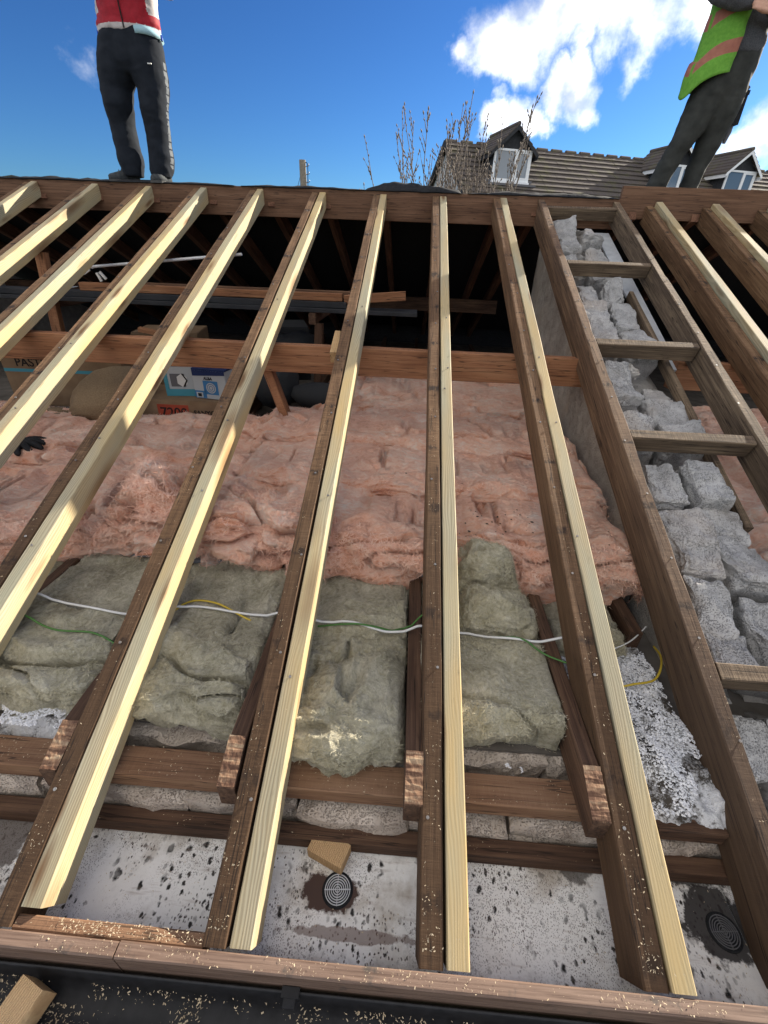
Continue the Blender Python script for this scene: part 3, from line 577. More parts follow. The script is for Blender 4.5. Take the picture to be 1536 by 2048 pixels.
# ------------------------------------------------------------------ soffit, vents, fascia, gutter
sof = empty('soffit', (0, 0, -.125)); tag(sof, 'white soffit board with black mould spots at the eaves', 'soffit')
mb = MB(); mb.box((-5.2, .0, -.006), (.72, .285, 0)); mb.box((.724, .0, -.006), (5.2, .285, .001)); sb = mb.ob('board', 'soffit_board', sof)
def vent(cx, cy, dirty):
    mb = MB(); n = 40
    v = [(.036 * math.cos(2 * math.pi * k / n), .036 * math.sin(2 * math.pi * k / n), .0012) for k in range(n)]; mb.add(v, [tuple(range(n))]); 
    d = mb.ob('vent', 'felt', sof, TR((cx, cy, .0)))
    mb = MB()
    for r in (.0055, .0105, .0155, .0205, .0255, .0305):
        w = .0009; q = []
        for k in range(n):
            c_, s_ = math.cos(2 * math.pi * k / n), math.sin(2 * math.pi * k / n)
            q += [((r - w) * c_, (r - w) * s_, .001), ((r - w) * c_, (r - w) * s_, .004), ((r + w) * c_, (r + w) * s_, .004), ((r + w) * c_, (r + w) * s_, .001)]
        mb.add(q, [(4 * k + j, 4 * k + j + 1, 4 * ((k + 1) % n) + j + 1, 4 * ((k + 1) % n) + j) for k in range(n) for j in range(3)])
    for a in (0, math.pi / 2): mb.box((-.032, -.0008, .001), (.032, .0008, .0046), 0, Matrix.Rotation(a + .08, 4, 'Z'))
    mb.ob('grille', 'aluminium' if not dirty else 'grey_print', d)
    mb = MB(); q = []
    for k in range(n):
        c_, s_ = math.cos(2 * math.pi * k / n), math.sin(2 * math.pi * k / n)
        q += [(.0335 * c_, .0335 * s_, .001), (.0335 * c_, .0335 * s_, .004), (.037 * c_, .037 * s_, .003), (.038 * c_, .038 * s_, .0005)]
    mb.add(q, [(4 * k + j, 4 * k + j + 1, 4 * ((k + 1) % n) + j + 1, 4 * ((k + 1) % n) + j) for k in range(n) for j in range(3)])
    mb.ob('rim', 'felt', d)
    return d
vent(-.246, .156, False)['label'] = 'clean round vent with pale rings'; vent(.68, .146, True)['label'] = 'blackened round vent'
fas = empty('fascia', (0, 0, 0)); tag(fas, 'brown painted fascia board along the eaves', 'fascia')
timber('board', 4.53, .027, .16, 'fascia_paint', basisM((-5.2, -.029, .004), (1, 0, 0)), fas, amp=.0015, seg=.05, chew=.0015)
timber('board', 5.9, .027, .16, 'fascia_paint', basisM((-.667, -.029, .003), (1, 0, 0)), fas, amp=.0015, seg=.05, chew=.0015)
fil = timber('fillet', .405, .026, .06, 'plate_timber', basisM((-.905, .002, -.002), (1, 0, -.01)), amp=.0012, seg=.05); tag(fil, 'short brown timber fillet behind the fascia, bottom left', 'fillet')
gut = empty('gutter', (0, -.09, -.06)); tag(gut, 'black plastic gutter full of sawdust along the bottom edge', 'gutter')
prof = [(.054, -.004), (.057, .0), (.054, .003), (.051, -.004), (.049, -.04), (.035, -.062), (0, -.068), (-.035, -.062), (-.051, -.04), (-.054, -.002), (-.057, .0), (-.060, -.002), (-.056, -.042), (-.038, -.067), (0, -.073), (.038, -.067), (.054, -.042), (.056, -.01)]
n = len(prof)
v = [(x, y, z) for x in (-5.2, 5.2) for y, z in prof]
mob('trough', v, [(i, (i + 1) % n, (i + 1) % n + n, i + n) for i in range(n)], 'black_plastic', gut, None, True)
for x in (-1.9, -.31, 1.2):
    mb = MB(); mb.box((x - .018, .044, -.02), (x + .018, .0605, .008)); mb.box((x - .012, .03, .0), (x + .012, .046, .006)); mb.ob('bracket', 'black_plastic', gut)
# scaffold deck the photographer stands on
for i in range(4):
    t = timber('scaffold_board', 6.0, .225, .038, 'scaffold_timber', basisM((-3.2, -.42 - .232 * (i + 1), -.75), (1, 0, 0)), amp=.002, seg=.3)
    tag(t, 'weathered scaffold board below the gutter, %s out from the wall' % ORD[i], 'scaffold board', 'scaffold boards')
# ------------------------------------------------------------------ party wall with broken raked blocks
pw = empty('party_wall', (1.0, 2.0, 0)); tag(pw, 'party wall of broken grey concrete blocks rising under the timber ladder', 'wall'); bpy.context.view_layer.update()
PI_ = TR((-1.0, -2.0, 0))
def slab(name, x0, x1, dtop, v0, v1, mat, seed, amp=.012):
    nv, nz, nxx = 90, 16, 4; V = []; F = []
    for a in range(nv + 1):
        v = v0 + (v1 - v0) * a / nv; t = S(0, v, dtop)
        for b_ in range(nz + 1): V.append((x0, t.y, .02 + (t.z - .02) * b_ / nz))
        for b_ in range(1, nxx): V.append((x0 + (x1 - x0) * b_ / nxx, t.y, t.z))
        V.append((x1, t.y, t.z)); V.append((x1, t.y, .02))
    m_ = nz + nxx + 2
    V = np.array(V); V = V + np.stack([fbm(V, 7, 4, seed + i, .6) for i in range(3)], 1) * amp * [1, .4, 1]
    for a in range(nv):
        for b_ in range(m_ - 1): F.append((a * m_ + b_, a * m_ + b_ + 1, (a + 1) * m_ + b_ + 1, (a + 1) * m_ + b_))
    F += [tuple(range(m_))[::-1], tuple(nv * m_ + k for k in range(m_))]
    return mob(name, V, [f[::-1] for f in F], mat, pw, PI_, True)
slab('parging', .802, .955, -.245, .5, 3.98, 'parging', 3)
slab('parging', 1.0, 1.17, -.245, .3, 3.98, 'parging', 5)
BL = [ # v0,v1,x0,x1,top offset,slant
 (3.44, 3.86, .815, .955, -.07), (3.14, 3.42, .83, .95, -.10), (2.74, 3.03, .82, .945, -.085), (2.31, 2.75, .815, .955, -.075), (1.93, 2.19, .815, .945, -.06), (1.82, 1.92, .83, .95, -.13), (1.645, 1.83, .825, .97, -.09),
 (1.29, 1.53, .815, .945, -.06), (.985, 1.285, .815, .965, -.065), (.80, .985, .83, .955, -.055), (.665, .80, .835, .97, -.08), (.40, .58, .82, .95, -.12),
 (3.55, 3.86, .985, 1.12, -.085), (3.33, 3.56, 1.0, 1.14, -.12), (3.12, 3.33, .99, 1.145, -.115), (2.80, 3.03, .985, 1.10, -.075), (2.55, 2.82, .985, 1.14, -.11), (2.29, 2.56, .99, 1.15, -.10), (1.97, 2.12, 1.02, 1.16, -.16), (1.80, 1.99, .99, 1.18, -.14), (1.64, 1.81, 1.0, 1.19, -.10),
 (1.30, 1.535, .985, 1.13, -.055), (1.17, 1.32, .99, 1.17, -.11), (.95, 1.18, .985, 1.18, -.085), (.655, .95, .99, 1.2, -.10), (.35, .58, .985, 1.17, -.13)]
for k, (v0, v1, x0, x1, dt) in enumerate(BL):
    H = .20; o = S((x0 + x1) / 2, (v0 + v1) / 2, dt - H / 2)
    tl = random.uniform(-.10, .06)
    R3 = Matrix(((1, 0, 0, o.x), (0, CS, -SN, o.y), (0, SN, CS, o.z), (0, 0, 0, 1))) @ Matrix.Rotation(tl, 4, 'X') @ Matrix.Rotation(random.uniform(-.07, .07), 4, 'Y') @ Matrix.Rotation(random.uniform(-.05, .05), 4, 'Z')
    rough_block('block', (x1 - x0, v1 - v0 - .008, H), 'concrete_block', PI_ @ R3, pw, .012, .0085, 300 + 7 * k, .011, 1.0, (random.uniform(-.15, .15), random.uniform(-.22, .22)), .018)
for k in range(10):
    v_ = random.uniform(.5, 3.9); x_ = random.choice((.97, .97, .9, 1.08)); sz_ = random.uniform(.03, .075); o = S(x_, v_, random.uniform(-.17, -.12))
    rough_block('mortar', (sz_ * 1.2, sz_ * 1.5, sz_ * .7), 'parging', PI_ @ TR(o) @ Matrix.Rotation(random.uniform(0, 3), 4, 'Z') @ Matrix.Rotation(TH, 4, 'X'), pw, .01, .008, 900 + k, .012, .6, (0, 0), .03)
t = timber('batten', 1.75, .03, .05, 'noggin_timber', rafM(1.20, 1.25, -.12), amp=.003, chew=.003); tag(t, 'grey weathered batten lying along the right side of the blocks', 'batten')
mb = MB(); mb.box((0, 0, -.012), (1.65, .095, 0)); c = mb.ob('slab', 'slab_grey', None, rafM(1.268, 2.28, -.16)); tag(c, 'pale grey board strip between the blocks and the right ladder rafter', 'board')
# ------------------------------------------------------------------ insulation
def quilt(name, x0, x1, y0, y1, zb, T, mat, seed, nx, ny, lump=.03, fold=.02, fine=.006, pw_=5, xp=10, tilt=0, stri=.010, edge=.03, rot=0, M=None):
    """a soft batt: superellipse section across y wrapped over the top, lumps, folds and torn layered edges"""
    u = np.linspace(-1, 1, nx); a = np.linspace(0, math.pi, ny); U, A = np.meshgrid(u, a, indexing='ij')
    cs, sn = np.cos(A), np.sin(A)
    gy = -np.sign(cs) * np.abs(cs) ** (2 / pw_); hz = np.abs(sn) ** (2 / pw_)
    ex = (1 - np.abs(U) ** xp) ** .5
    Xc = (x0 + x1) / 2 + (x1 - x0) / 2 * U; Yc = (y0 + y1) / 2 + (y1 - y0) / 2 * gy; Zc = zb + T * hz * ex
    P = np.stack([Xc, Yc, Zc], -1).reshape(-1, 3)
    Nn = np.stack([0 * gy, gy * np.abs(gy) ** (pw_ - 2), hz * np.abs(hz) ** (pw_ - 2) + .02], -1).reshape(-1, 3); Nn /= np.linalg.norm(Nn, axis=1, keepdims=True)
    wv = np.stack([fbm(P, 5, 2, seed + 60 + i) for i in range(3)], 1) * .06
    Q = P + wv
    d = fbm(Q, (4, 6, 6), 3, seed) * lump
    rid = 1 - np.abs(fbm(Q, (4, 9, 9), 3, seed + 11)) * 2.6
    d += np.clip(rid, -1, 1) * fold * .55
    crease = np.clip(.07 - np.abs(fbm(Q, (2.0, 6, 6), 3, seed + 17)), 0, .07) / .07
    d -= crease ** 1.3 * fold * 1.9
    d += fbm(Q, (22, 40, 55), 3, seed + 21, .6) * fine
    fr = np.abs(Nn[:, 1]) ** 2
    d += fr * (fbm(P + wv * .5, (7, 12, 55), 3, seed + 31) * stri * 1.6 + fbm(P, (3, 1, 1), 2, seed + 37) * edge)
    P = P + Nn * d[:, None]
    P[:, 0] += fbm(P, (3, 6, 6), 3, seed + 41) * .02 * (np.abs(U.reshape(-1)) > .9)
    P[:, 2] += tilt * (P[:, 1] - y0)
    F = [(i * ny + j, (i + 1) * ny + j, (i + 1) * ny + j + 1, i * ny + j + 1) for i in range(nx - 1) for j in range(ny - 1)]
    o = mob(name, P, F, mat, None, M, True); o['_n'] = seed; del o['_n']
    return o
def fuzz(o, n, ln, seed, sel=None, wid=.0007, drop=.3, lay=.45):
    """loose torn fibres matted on and standing off the surface"""
    rg = np.random.default_rng(seed); me = o.data; nv = len(me.vertices)
    V = np.empty(nv * 3); me.vertices.foreach_get('co', V); V = V.reshape(-1, 3); Nv = np.empty(nv * 3); me.vertices.foreach_get('normal', Nv); Nv = Nv.reshape(-1, 3)
    ids = np.arange(nv) if sel is None else np.where(sel(V, Nv))[0]
    if len(ids) == 0: return
    ids = rg.choice(ids, n); N_ = Nv[ids]; nrm = lambda a: a / np.maximum(np.linalg.norm(a, axis=1, keepdims=True), 1e-9)
    p = V[ids] + rg.normal(0, .003, (n, 3)); t = rg.normal(0, 1, (n, 3)); t = nrm(t - N_ * (t * N_).sum(1, keepdims=True))
    d = nrm(t + N_ * rg.uniform(0, lay * 2, (n, 1))); L = ln * rg.uniform(.3, 1.3, (n, 1)); bend = rg.normal(0, .5, (n, 3)) - [0, 0, drop]
    s_ = nrm(np.cross(d, N_ + .3 * rg.normal(0, 1, (n, 3)))) * wid
    m1 = p + d * L * .5 + bend * L * .12 + N_ * .001; m2 = p + d * L * .9 + bend * L * .4
    v = np.stack([p - s_, p + s_, m1 + s_ * .8, m1 - s_ * .8, m2], 1).reshape(-1, 3); k = np.arange(n) * 5
    f = [q for a in k.tolist() for q in ((a, a + 1, a + 2, a + 3), (a + 3, a + 2, a + 4))]
    c = mob('fibre', v, f, o.data.materials[0].name.split('_')[0] + '_fibre', o); c['kind'] = 'stuff'
PW = []
q = quilt('insulation_quilt', -2.75, .80, 1.035, 1.60, .10, .175, 'pink_wool', 1, 560, 190, .06, .042, .007, 7, 40, .05, .018, .05); tag(q, 'front roll of pink glass wool with a torn layered edge over the grey wool', 'insulation', 'pink glass wool'); PW.append(q)
q2 = quilt('insulation_quilt', -.95, .80, 1.45, 1.93, .12, .225, 'pink_wool', 2, 320, 150, .04, .026, .007, 7, 30, 0, .018, .05); tag(q2, 'middle roll of pink glass wool across the loft right of the prop', 'insulation', 'pink glass wool')
q3 = quilt('insulation_quilt', -1.0, .80, 1.86, 2.36, .12, .265, 'pink_wool', 3, 300, 140, .04, .026, .008, 7, 30, 0, .018, .05); tag(q3, 'pink glass wool roll just in front of the purlin line', 'insulation', 'pink glass wool')
q4 = quilt('insulation_quilt', -.8, .80, 2.30, 3.5, .12, .275, 'pink_wool', 4, 220, 130, .05, .03, .008, 5, 20, 0); tag(q4, 'rearmost dim pink glass wool below the purlin', 'insulation', 'pink glass wool')
q5 = quilt('insulation_quilt', -3.3, -.82, 1.58, 2.36, .12, .19, 'pink_wool', 5, 340, 140, .06, .035, .009, 6, 20, 0); tag(q5, 'lumpy pink glass wool in front of the stored boxes on the left', 'insulation', 'pink glass wool')
q6 = quilt('insulation_quilt', -1.33, -.90, 1.08, 1.40, .20, .20, 'pink_wool', 6, 150, 110, .09, .08, .02, 2.4, 2.5, 0, .03); tag(q6, 'torn fluffy tuft of pink glass wool leaning on a new rafter, left', 'insulation', 'pink glass wool')
q7 = quilt('insulation_quilt', -1.12, -.62, 1.98, 2.28, .25, .12, 'pink_wool', 7, 130, 80, .07, .06, .012, 2.6, 3, 0); tag(q7, 'bunched pink wool heap round the foot of the prop', 'insulation', 'pink glass wool')
q8 = quilt('insulation_quilt', -.98, -.40, 1.05, 1.36, .215, .12, 'pink_wool', 8, 190, 100, .06, .075, .014, 2.8, 4, 0, .02); tag(q8, 'folded flap of pink wool on the front roll left of centre', 'insulation', 'pink glass wool')
q9 = quilt('insulation_quilt', 1.18, 4.9, .7, 3.4, .08, .20, 'pink_wool', 9, 260, 150, .05, .03, .008, 5, 20, 0); tag(q9, 'pink glass wool in the neighbouring loft seen past the blocks', 'insulation', 'pink glass wool')
fuzz(q, 26000, .03, 1, lambda V, N: (V[:, 1] < 1.12)); fuzz(q, 30000, .022, 11, None, .0006, .1, .15); fuzz(q6, 12000, .034, 2); fuzz(q8, 9000, .024, 3); fuzz(q7, 4000, .022, 4); fuzz(q2, 14000, .02, 5, None, .0007, .1, .15); fuzz(q3, 9000, .02, 6, None, .0007, .1, .15); fuzz(q5, 16000, .022, 7, None, .0007, .1, .2)
GW = []
def gq(*a, **k):
    o = quilt('mineral_wool', *a, **k); GW.append(o); return o
GQ = dict(lump=.030, fold=.026, fine=.012, stri=.014, edge=.045, pw_=7)
tag(gq(-2.3, -1.46, .47, 1.2, .03, .11, 'grey_wool', 21, 130, 120, **GQ), 'grey green mineral wool batt at the far left edge', 'insulation', 'grey mineral wool batts')
tag(gq(-1.412, -.996, .46, 1.2, .03, .118, 'grey_wool', 22, 150, 190, xp=40, **GQ), 'grey green mineral wool batt under the green earth wire, left', 'insulation', 'grey mineral wool batts')
tag(gq(-.958, -.552, .44, 1.2, .03, .122, 'grey_wool', 23, 150, 200, xp=40, **GQ), 'grey green mineral wool batt under the yellow wire loop', 'insulation', 'grey mineral wool batts')
o = gq(-.51, -.094, .77, 1.2, .03, .120, 'grey_wool', 24, 150, 130, xp=40, **GQ); tag(o, 'flat mineral wool batt behind the white cable, left of the centre joist', 'insulation', 'grey mineral wool batts')
o = gq(-.505, -.097, .39, .78, .03, .10, 'grey_wool', 25, 170, 150, xp=14, lump=.034, fold=.024, fine=.015, stri=.018, edge=.06, pw_=5); tag(o, 'drooping ragged mineral wool piece hanging over the inner wall', 'insulation', 'grey mineral wool batts')
o = gq(-.053, .345, .47, .765, .03, .118, 'grey_wool', 26, 170, 130, xp=40, lump=.020, fold=.016, fine=.011, stri=.012, edge=.016, pw_=9); tag(o, 'square cut mineral wool batt right of the centre rafter', 'insulation', 'grey mineral wool batts')
o = gq(-.05, .345, .77, 1.2, .03, .09, 'grey_wool', 27, 140, 110, xp=40, **GQ); tag(o, 'low mineral wool batt beneath the folded wool', 'insulation', 'grey mineral wool batts')
o = gq(.06, .34, .79, .97, .10, .135, 'grey_wool', 28, 130, 100, lump=.03, fold=.035, fine=.016, pw_=2.3, xp=3, stri=.014); tag(o, 'lower half of the folded lump of mineral wool at the pink edge', 'insulation', 'grey mineral wool batts')
o2 = gq(.06, .30, .945, 1.13, .16, .15, 'grey_wool', 29, 130, 100, lump=.03, fold=.035, fine=.016, pw_=2.3, xp=3, stri=.014); tag(o2, 'upper curl of the folded lump of mineral wool', 'insulation', 'grey mineral wool batts')
o = gq(.40, .66, .80, 1.2, .03, .09, 'grey_wool', 30, 90, 90, **GQ); tag(o, 'dark mineral wool batt under the right end of the pink roll', 'insulation', 'grey mineral wool batts')
for i, o in enumerate(GW): fuzz(o, 10000, .013, 50 + i, None, .00045, .1, .25)
# ------------------------------------------------------------------ loose stuff: crumbs, sawdust, debris
def chunks(name, pts, smin, smax, mat, label, seed, flat=.7, cat='debris'):
    rg = np.random.default_rng(seed); v = []; f = []
    base = np.array([(1, 0, 0), (-1, 0, 0), (0, 1, 0), (0, -1, 0), (0, 0, 1), (0, 0, -1)], float)
    for p in pts:
        s = rg.uniform(smin, smax) * (rg.random() ** 1.5 * .8 + .4); b_ = base * (rg.uniform(.5, 1.2, (6, 1))) * s + rg.normal(0, s * .15, (6, 3)); b_[:, 2] *= flat
        a = rg.uniform(0, 6.28); c_, s_ = math.cos(a), math.sin(a); b_ = b_ @ np.array([[c_, s_, 0], [-s_, c_, 0], [0, 0, 1]])
        k = len(v); v += [tuple(q) for q in b_ + p]; f += [tuple(k + i for i in t) for t in ((0, 2, 4), (2, 1, 4), (1, 3, 4), (3, 0, 4), (2, 0, 5), (1, 2, 5), (3, 1, 5), (0, 3, 5))]
    o = mob(name, v, f, mat); tag(o, label, cat, kind='stuff'); return o
def patch(x0, x1, y0, y1, zf, n, thr, sc, seed):
    P = RNG.uniform((x0, y0, 0), (x1, y1, 0), (n * 4, 3)); k = fbm(P, sc, 4, seed, .6) > thr; P = P[k][:n]; P[:, 2] = zf(P) if callable(zf) else zf; return P
# gritty bed beside the ladder rafter and at the left, white crumbs on it
def bed(name, x0, x1, y0, y1, z, h, seed, label, mat='grit'):
    nx, ny = 90, 130; X_, Y_ = np.meshgrid(np.linspace(x0, x1, nx), np.linspace(y0, y1, ny), indexing='ij'); P = np.stack([X_, Y_, X_ * 0 + z], -1).reshape(-1, 3)
    P[:, 2] += fbm(P, 9, 5, seed, .6) * h
    eg = np.minimum(np.minimum(P[:, 1] - y0, y1 - P[:, 1]), .05) / .05 + fbm(P, 22, 3, seed + 8) * .5; P[:, 2] -= np.clip(1 - eg, 0, 1.5) * .045
    o = mob(name, P, [(i * ny + j, (i + 1) * ny + j, (i + 1) * ny + j + 1, i * ny + j + 1) for i in range(nx - 1) for j in range(ny - 1)], mat, None, None, True); tag(o, label, 'debris', kind='stuff'); return P
bed('grit', .392, .722, .30, .95, .062, .05, 71, 'dark grit and dust bed under the white crumbs on the right', 'white_grit')
bed('grit', -1.454, -1.002, .39, .50, .045, .03, 72, 'dark grit at the left behind the wall plate', 'white_grit')
bed('grit', .78, 1.26, .28, .70, .02, .04, 74, 'grit at the foot of the block ladder')
zf = lambda P: .066 + fbm(P, 9, 5, 71, .6) * .05
chunks('white_crumbs', np.r_[patch(.395, .718, .31, .80, zf, 16000, -.16, (7, 7, 7), 81), patch(.42, .72, .55, .94, zf, 2600, .05, (9, 9, 9), 82)], .0016, .0052, 'white_crumb', 'heap of white crumbly fill beside the ladder rafter on the right', 1)
chunks('white_crumbs', patch(-1.45, -1.0, .395, .47, .058, 2600, .0, (9, 9, 9), 83), .0018, .005, 'white_crumb', 'white crumbly fill behind the wall plate at the left edge', 2)
chunks('white_crumbs', np.r_[patch(.12, .343, .392, .47, .026, 900, .05, (9, 9, 9), 84), patch(.1, .34, .31, .38, .032, 130, .1, (9, 9, 9), 85)], .0014, .004, 'white_crumb', 'white crumbs by the splintered joist end right of centre', 3)
def flakes(name, P, Nrm, smin, smax, mat, label, seed):
    rg = np.random.default_rng(seed); v = []; f = []
    A_ = np.array([tuple(q) for q in P]); keep = fbm(A_, 14, 3, 333, .6) + rg.normal(0, .22, len(A_)) > .02; P = [q for q, k in zip(P, keep) if k]; Nrm = [q for q, k in zip(Nrm, keep) if k]
    for p, nn_ in zip(P, Nrm):
        n_ = Vector(nn_); t = n_.orthogonal().normalized(); b_ = n_.cross(t); a = rg.uniform(0, 6.28)
        t, b_ = math.cos(a) * t + math.sin(a) * b_, -math.sin(a) * t + math.cos(a) * b_
        L = smin + (smax * 1.3 - smin) * rg.random() ** 2.2; w = L * rg.uniform(.15, .5); p = Vector(p) + n_ * .0006; c_ = n_ * rg.uniform(.0, .5) * w
        k = len(v); v += [p - t * L - b_ * w, p + t * L - b_ * w + c_, p + t * L * .8 + b_ * w + c_ * 1.5, p - t * L + b_ * w * .7 + c_]; f.append((k, k + 1, k + 2, k + 3))
    return tag(mob(name, v, f, mat), label, 'sawdust', kind='stuff')
P = []; Nn = []
def putr(n, xa, xb, va, vb, d, pw=1.0):
    for _ in range(n):
        v = va + (vb - va) * random.random() ** pw; P.append(S(random.uniform(xa, xb), v, d)); Nn.append((0, -SN, CS))
def putz(n, xa, xb, ya, yb, z):
    for _ in range(n): P.append((random.uniform(xa, xb), random.uniform(ya, yb), z)); Nn.append((0, 0, 1))
for x in (-1.375, -.905, -.446, 0, .443): putr(520, x - .05, x - .006, .03, 1.7, .0015, 1.8); putr(70, x + .004, x + .043, .03, 1.6, .007, 1.5)
putr(200, .725, .765, .03, 1.2, .003, 1.5)
putz(1000, -1.3, .75, -.027, -.003, .0048); putz(600, -.9, -.5, .004, .026, .0012); putz(1700, -1.4, .5, .308, .382, .0325); putz(160, -1.0, .5, .24, .272, -.0705); putz(1800, -1.1, .72, .02, .28, -.1235)
flakes('sawdust', P, Nn, .0005, .0019, 'sawdust', 'sawdust flakes scattered over the lower rafters, fascia and soffit', 1)
P = []; Nn = []
for _ in range(10000):
    y_ = random.uniform(-.046, .046); z_ = -.0665 + .026 * (abs(y_) / .05) ** 2.6 + random.uniform(0, .004)
    x_ = random.uniform(-1.15, .75)
    if vn(np.array([[x_ * 9, y_ * 30, 0]]), 5)[0] < -.25: continue
    P.append((x_, y_ - .09, z_ - .06)); Nn.append((random.uniform(-.3, .3), -y_ * 8, 1))
Nn = [Vector(q).normalized() for q in Nn]
flakes('sawdust', P, Nn, .0006, .0024, 'sawdust', 'sawdust flakes lying in the black gutter', 2)
dk = np.r_[patch(-.35, .75, 1.12, 1.6, .0, 40, .1, (4, 4, 4), 91), patch(.05, .42, 1.15, 1.34, .0, 34, -.3, (4, 4, 4), 92)]
def snap(P, objs, off=.002):
    dg = bpy.context.evaluated_depsgraph_get(); out = []
    for p in P:
        hit = SC.ray_cast(dg, Vector((p[0], p[1], .62)), Vector((0, 0, -1)))
        if hit[0] and hit[4].name.startswith(objs): out.append((p[0], p[1], hit[1].z + off))
    return np.array(out)
dk = snap(dk, ('insulation_quilt',))
if len(dk): chunks('dark_debris', dk, .003, .009, 'dark_crumb', 'dark bits of debris fallen on the pink glass wool', 5, .35)
# ------------------------------------------------------------------ cables and pipe
def cable(pts, r, mat, label, ztop=None, flat=1.0, name='cable'):
    pts = smoothline(pts, 10); mb = MB(); mb.tube(pts, r, 8)
    o = mb.ob(name, mat, None, None, True); tag(o, label, 'cable' if name == 'cable' else name); return o
def drape(pts, off):
    """lay a smooth line on whatever lies under it"""
    dg = bpy.context.evaluated_depsgraph_get(); out = []
    for p in smoothline(pts, 6):
        h = SC.ray_cast(dg, Vector((p.x, p.y, .22 if p.y < .95 else .3)), Vector((0, 0, -1))); z = h[1].z if h[0] else .1
        out.append((p.x, p.y, max(z, .06)))
    z = np.array([o[2] for o in out]); k = np.ones(7) / 7; zs = np.convolve(np.pad(z, 3, 'edge'), k, 'valid'); zs = np.maximum(zs, z - .004)
    zs = np.convolve(np.pad(zs, 2, 'edge'), np.ones(5) / 5, 'valid')
    return [(a, b_, c_ + off) for (a, b_, _), c_ in zip(out, zs)]
bpy.context.view_layer.update()
c = cable(drape([(-2.0, .80, 0), (-1.6, .79, 0), (-1.385, .772, 0), (-1.24, .757, 0), (-1.07, .74, 0), (-.95, .75, 0), (-.816, .785, 0), (-.694, .787, 0), (-.552, .775, 0), (-.395, .763, 0), (-.294, .768, 0), (-.178, .755, 0), (-.045, .763, 0), (.084, .776, 0), (.166, .768, 0), (.25, .752, 0), (.333, .743, 0), (.45, .748, 0)], .011), .0042, 'white_plastic', 'white cable running left to right over the grey mineral wool'); 
cable(drape([(-1.5, .72, 0), (-1.36, .684, 0), (-1.234, .653, 0), (-1.112, .643, 0), (-1.03, .622, 0), (-.97, .6, 0)], .008), .0032, 'green_plastic', 'green earth wire on the left mineral wool batt')
cable([(-.93, .74, .15), (-.897, .775, .157), (-.875, .80, .166), (-.828, .815, .174), (-.754, .81, .168), (-.671, .779, .154), (-.63, .765, .146)], .0034, 'yellow_plastic', 'yellow wire looping above the white cable left of centre')
cable(drape([(-.40, .755, 0), (-.3, .757, 0), (-.175, .762, 0), (-.109, .778, 0), (-.045, .79, 0), (.03, .79, 0)], .014), .003, 'green_plastic', 'thin green wire beside the white cable left of the centre rafter')
cable(drape([(.20, .775, 0), (.273, .747, 0), (.335, .702, 0), (.423, .652, 0), (.48, .63, 0)], .009), .003, 'green_plastic', 'thin green wire over the joist right of centre')
cable([(.76, .84, .085), (.752, .784, .10), (.722, .724, .105), (.68, .68, .10), (.605, .655, .105), (.56, .65, .09)], .0036, 'yellow_plastic', 'yellow wire hook lying on the white crumbs at the right')
cable([(.60, .80, .10), (.64, .817, .105), (.684, .844, .11), (.745, .894, .125)], .0024, 'white_plastic', 'short thin white wire near the ladder rafter')
mb = MB(); mb.tube(smoothline([(-2.6, 1.12, .155), (-1.8, 1.098, .150), (-1.46, 1.078, .150), (-.94, 1.066, .148), (-.575, 1.07, .146), (-.056, 1.08, .144), (.02, 1.09, .143)], 8), .014, 10); o = mb.ob('pipe', 'grey_pipe', None, None, True); tag(o, 'grey plastic pipe along the front of the pink roll', 'pipe')
# loose wood block by the vent and off-cut in the gutter
o = rough_block('wood_block', (.098, .056, .046), 'fresh_cut', TR((-.278, .226, -.1225 + .025)) @ Matrix.Rotation(-.36, 4, 'Z') @ Matrix.Rotation(.03, 4, 'X'), None, .008, .0012, 5, .002, .2); tag(o, 'loose sawn block of wood on the soffit beside the round vent', 'wood block')
o = rough_block('offcut', (.058, .13, .06), 'fresh_cut', TR((-.842, -.117, -.085)) @ Matrix.Rotation(-.30, 4, 'Z') @ Matrix.Rotation(.12, 4, 'X'), None, .008, .0016, 6, .002, .3); tag(o, 'sawn timber off-cut lying in the gutter at the bottom left corner', 'off-cut')
# ------------------------------------------------------------------ things stored in the loft
def boxthing(name, c, size, rz, mat, label, cat, lid=True, rx=0):
    e = empty(name, c); e.rotation_euler = (rx, 0, rz); tag(e, label, cat)
    sx_, sy_, sz_ = size; mb = MB(); b_ = .004; h = [(-sx_ / 2, -sy_ / 2), (sx_ / 2, -sy_ / 2), (sx_ / 2, sy_ / 2), (-sx_ / 2, sy_ / 2)]
    V = []; 
    for zz_, ins in ((0, b_), (b_, 0), (sz_ - b_, 0), (sz_, b_)):
        V += [(x - math.copysign(ins, x), y - math.copysign(ins, y), zz_) for x, y in h]
    F = [(3, 2, 1, 0), (12, 13, 14, 15)] + [(r * 4 + k, r * 4 + (k + 1) % 4, r * 4 + 4 + (k + 1) % 4, r * 4 + 4 + k) for r in range(3) for k in range(4)]
    mob('body', V, F, mat, e)
    if lid:
        for s in (-1, 1):
            mb = MB(); y0, y1 = (-sy_ / 2 + .003, -.002) if s < 0 else (.002, sy_ / 2 - .003); mb.box((-sx_ / 2 + .003, y0, sz_ + .0005), (sx_ / 2 - .003, y1, sz_ + .004)); mb.ob('flap', mat, e)
    return e
FR = Matrix.Rotation(math.pi / 2, 4, 'X')          # upright on a box front that faces -y
def front(e, size, x, z, off=.0012): return TR((x, -size[1] / 2 - off, z)) @ FR
def panel(e, size, x0, z0, x1, z1, mat, off=.001, name='print'):
    y = -size[1] / 2 - off; return mob(name, [(x0, y, z0), (x1, y, z0), (x1, y, z1), (x0, y, z1)], [(0, 1, 2, 3)], mat, e)
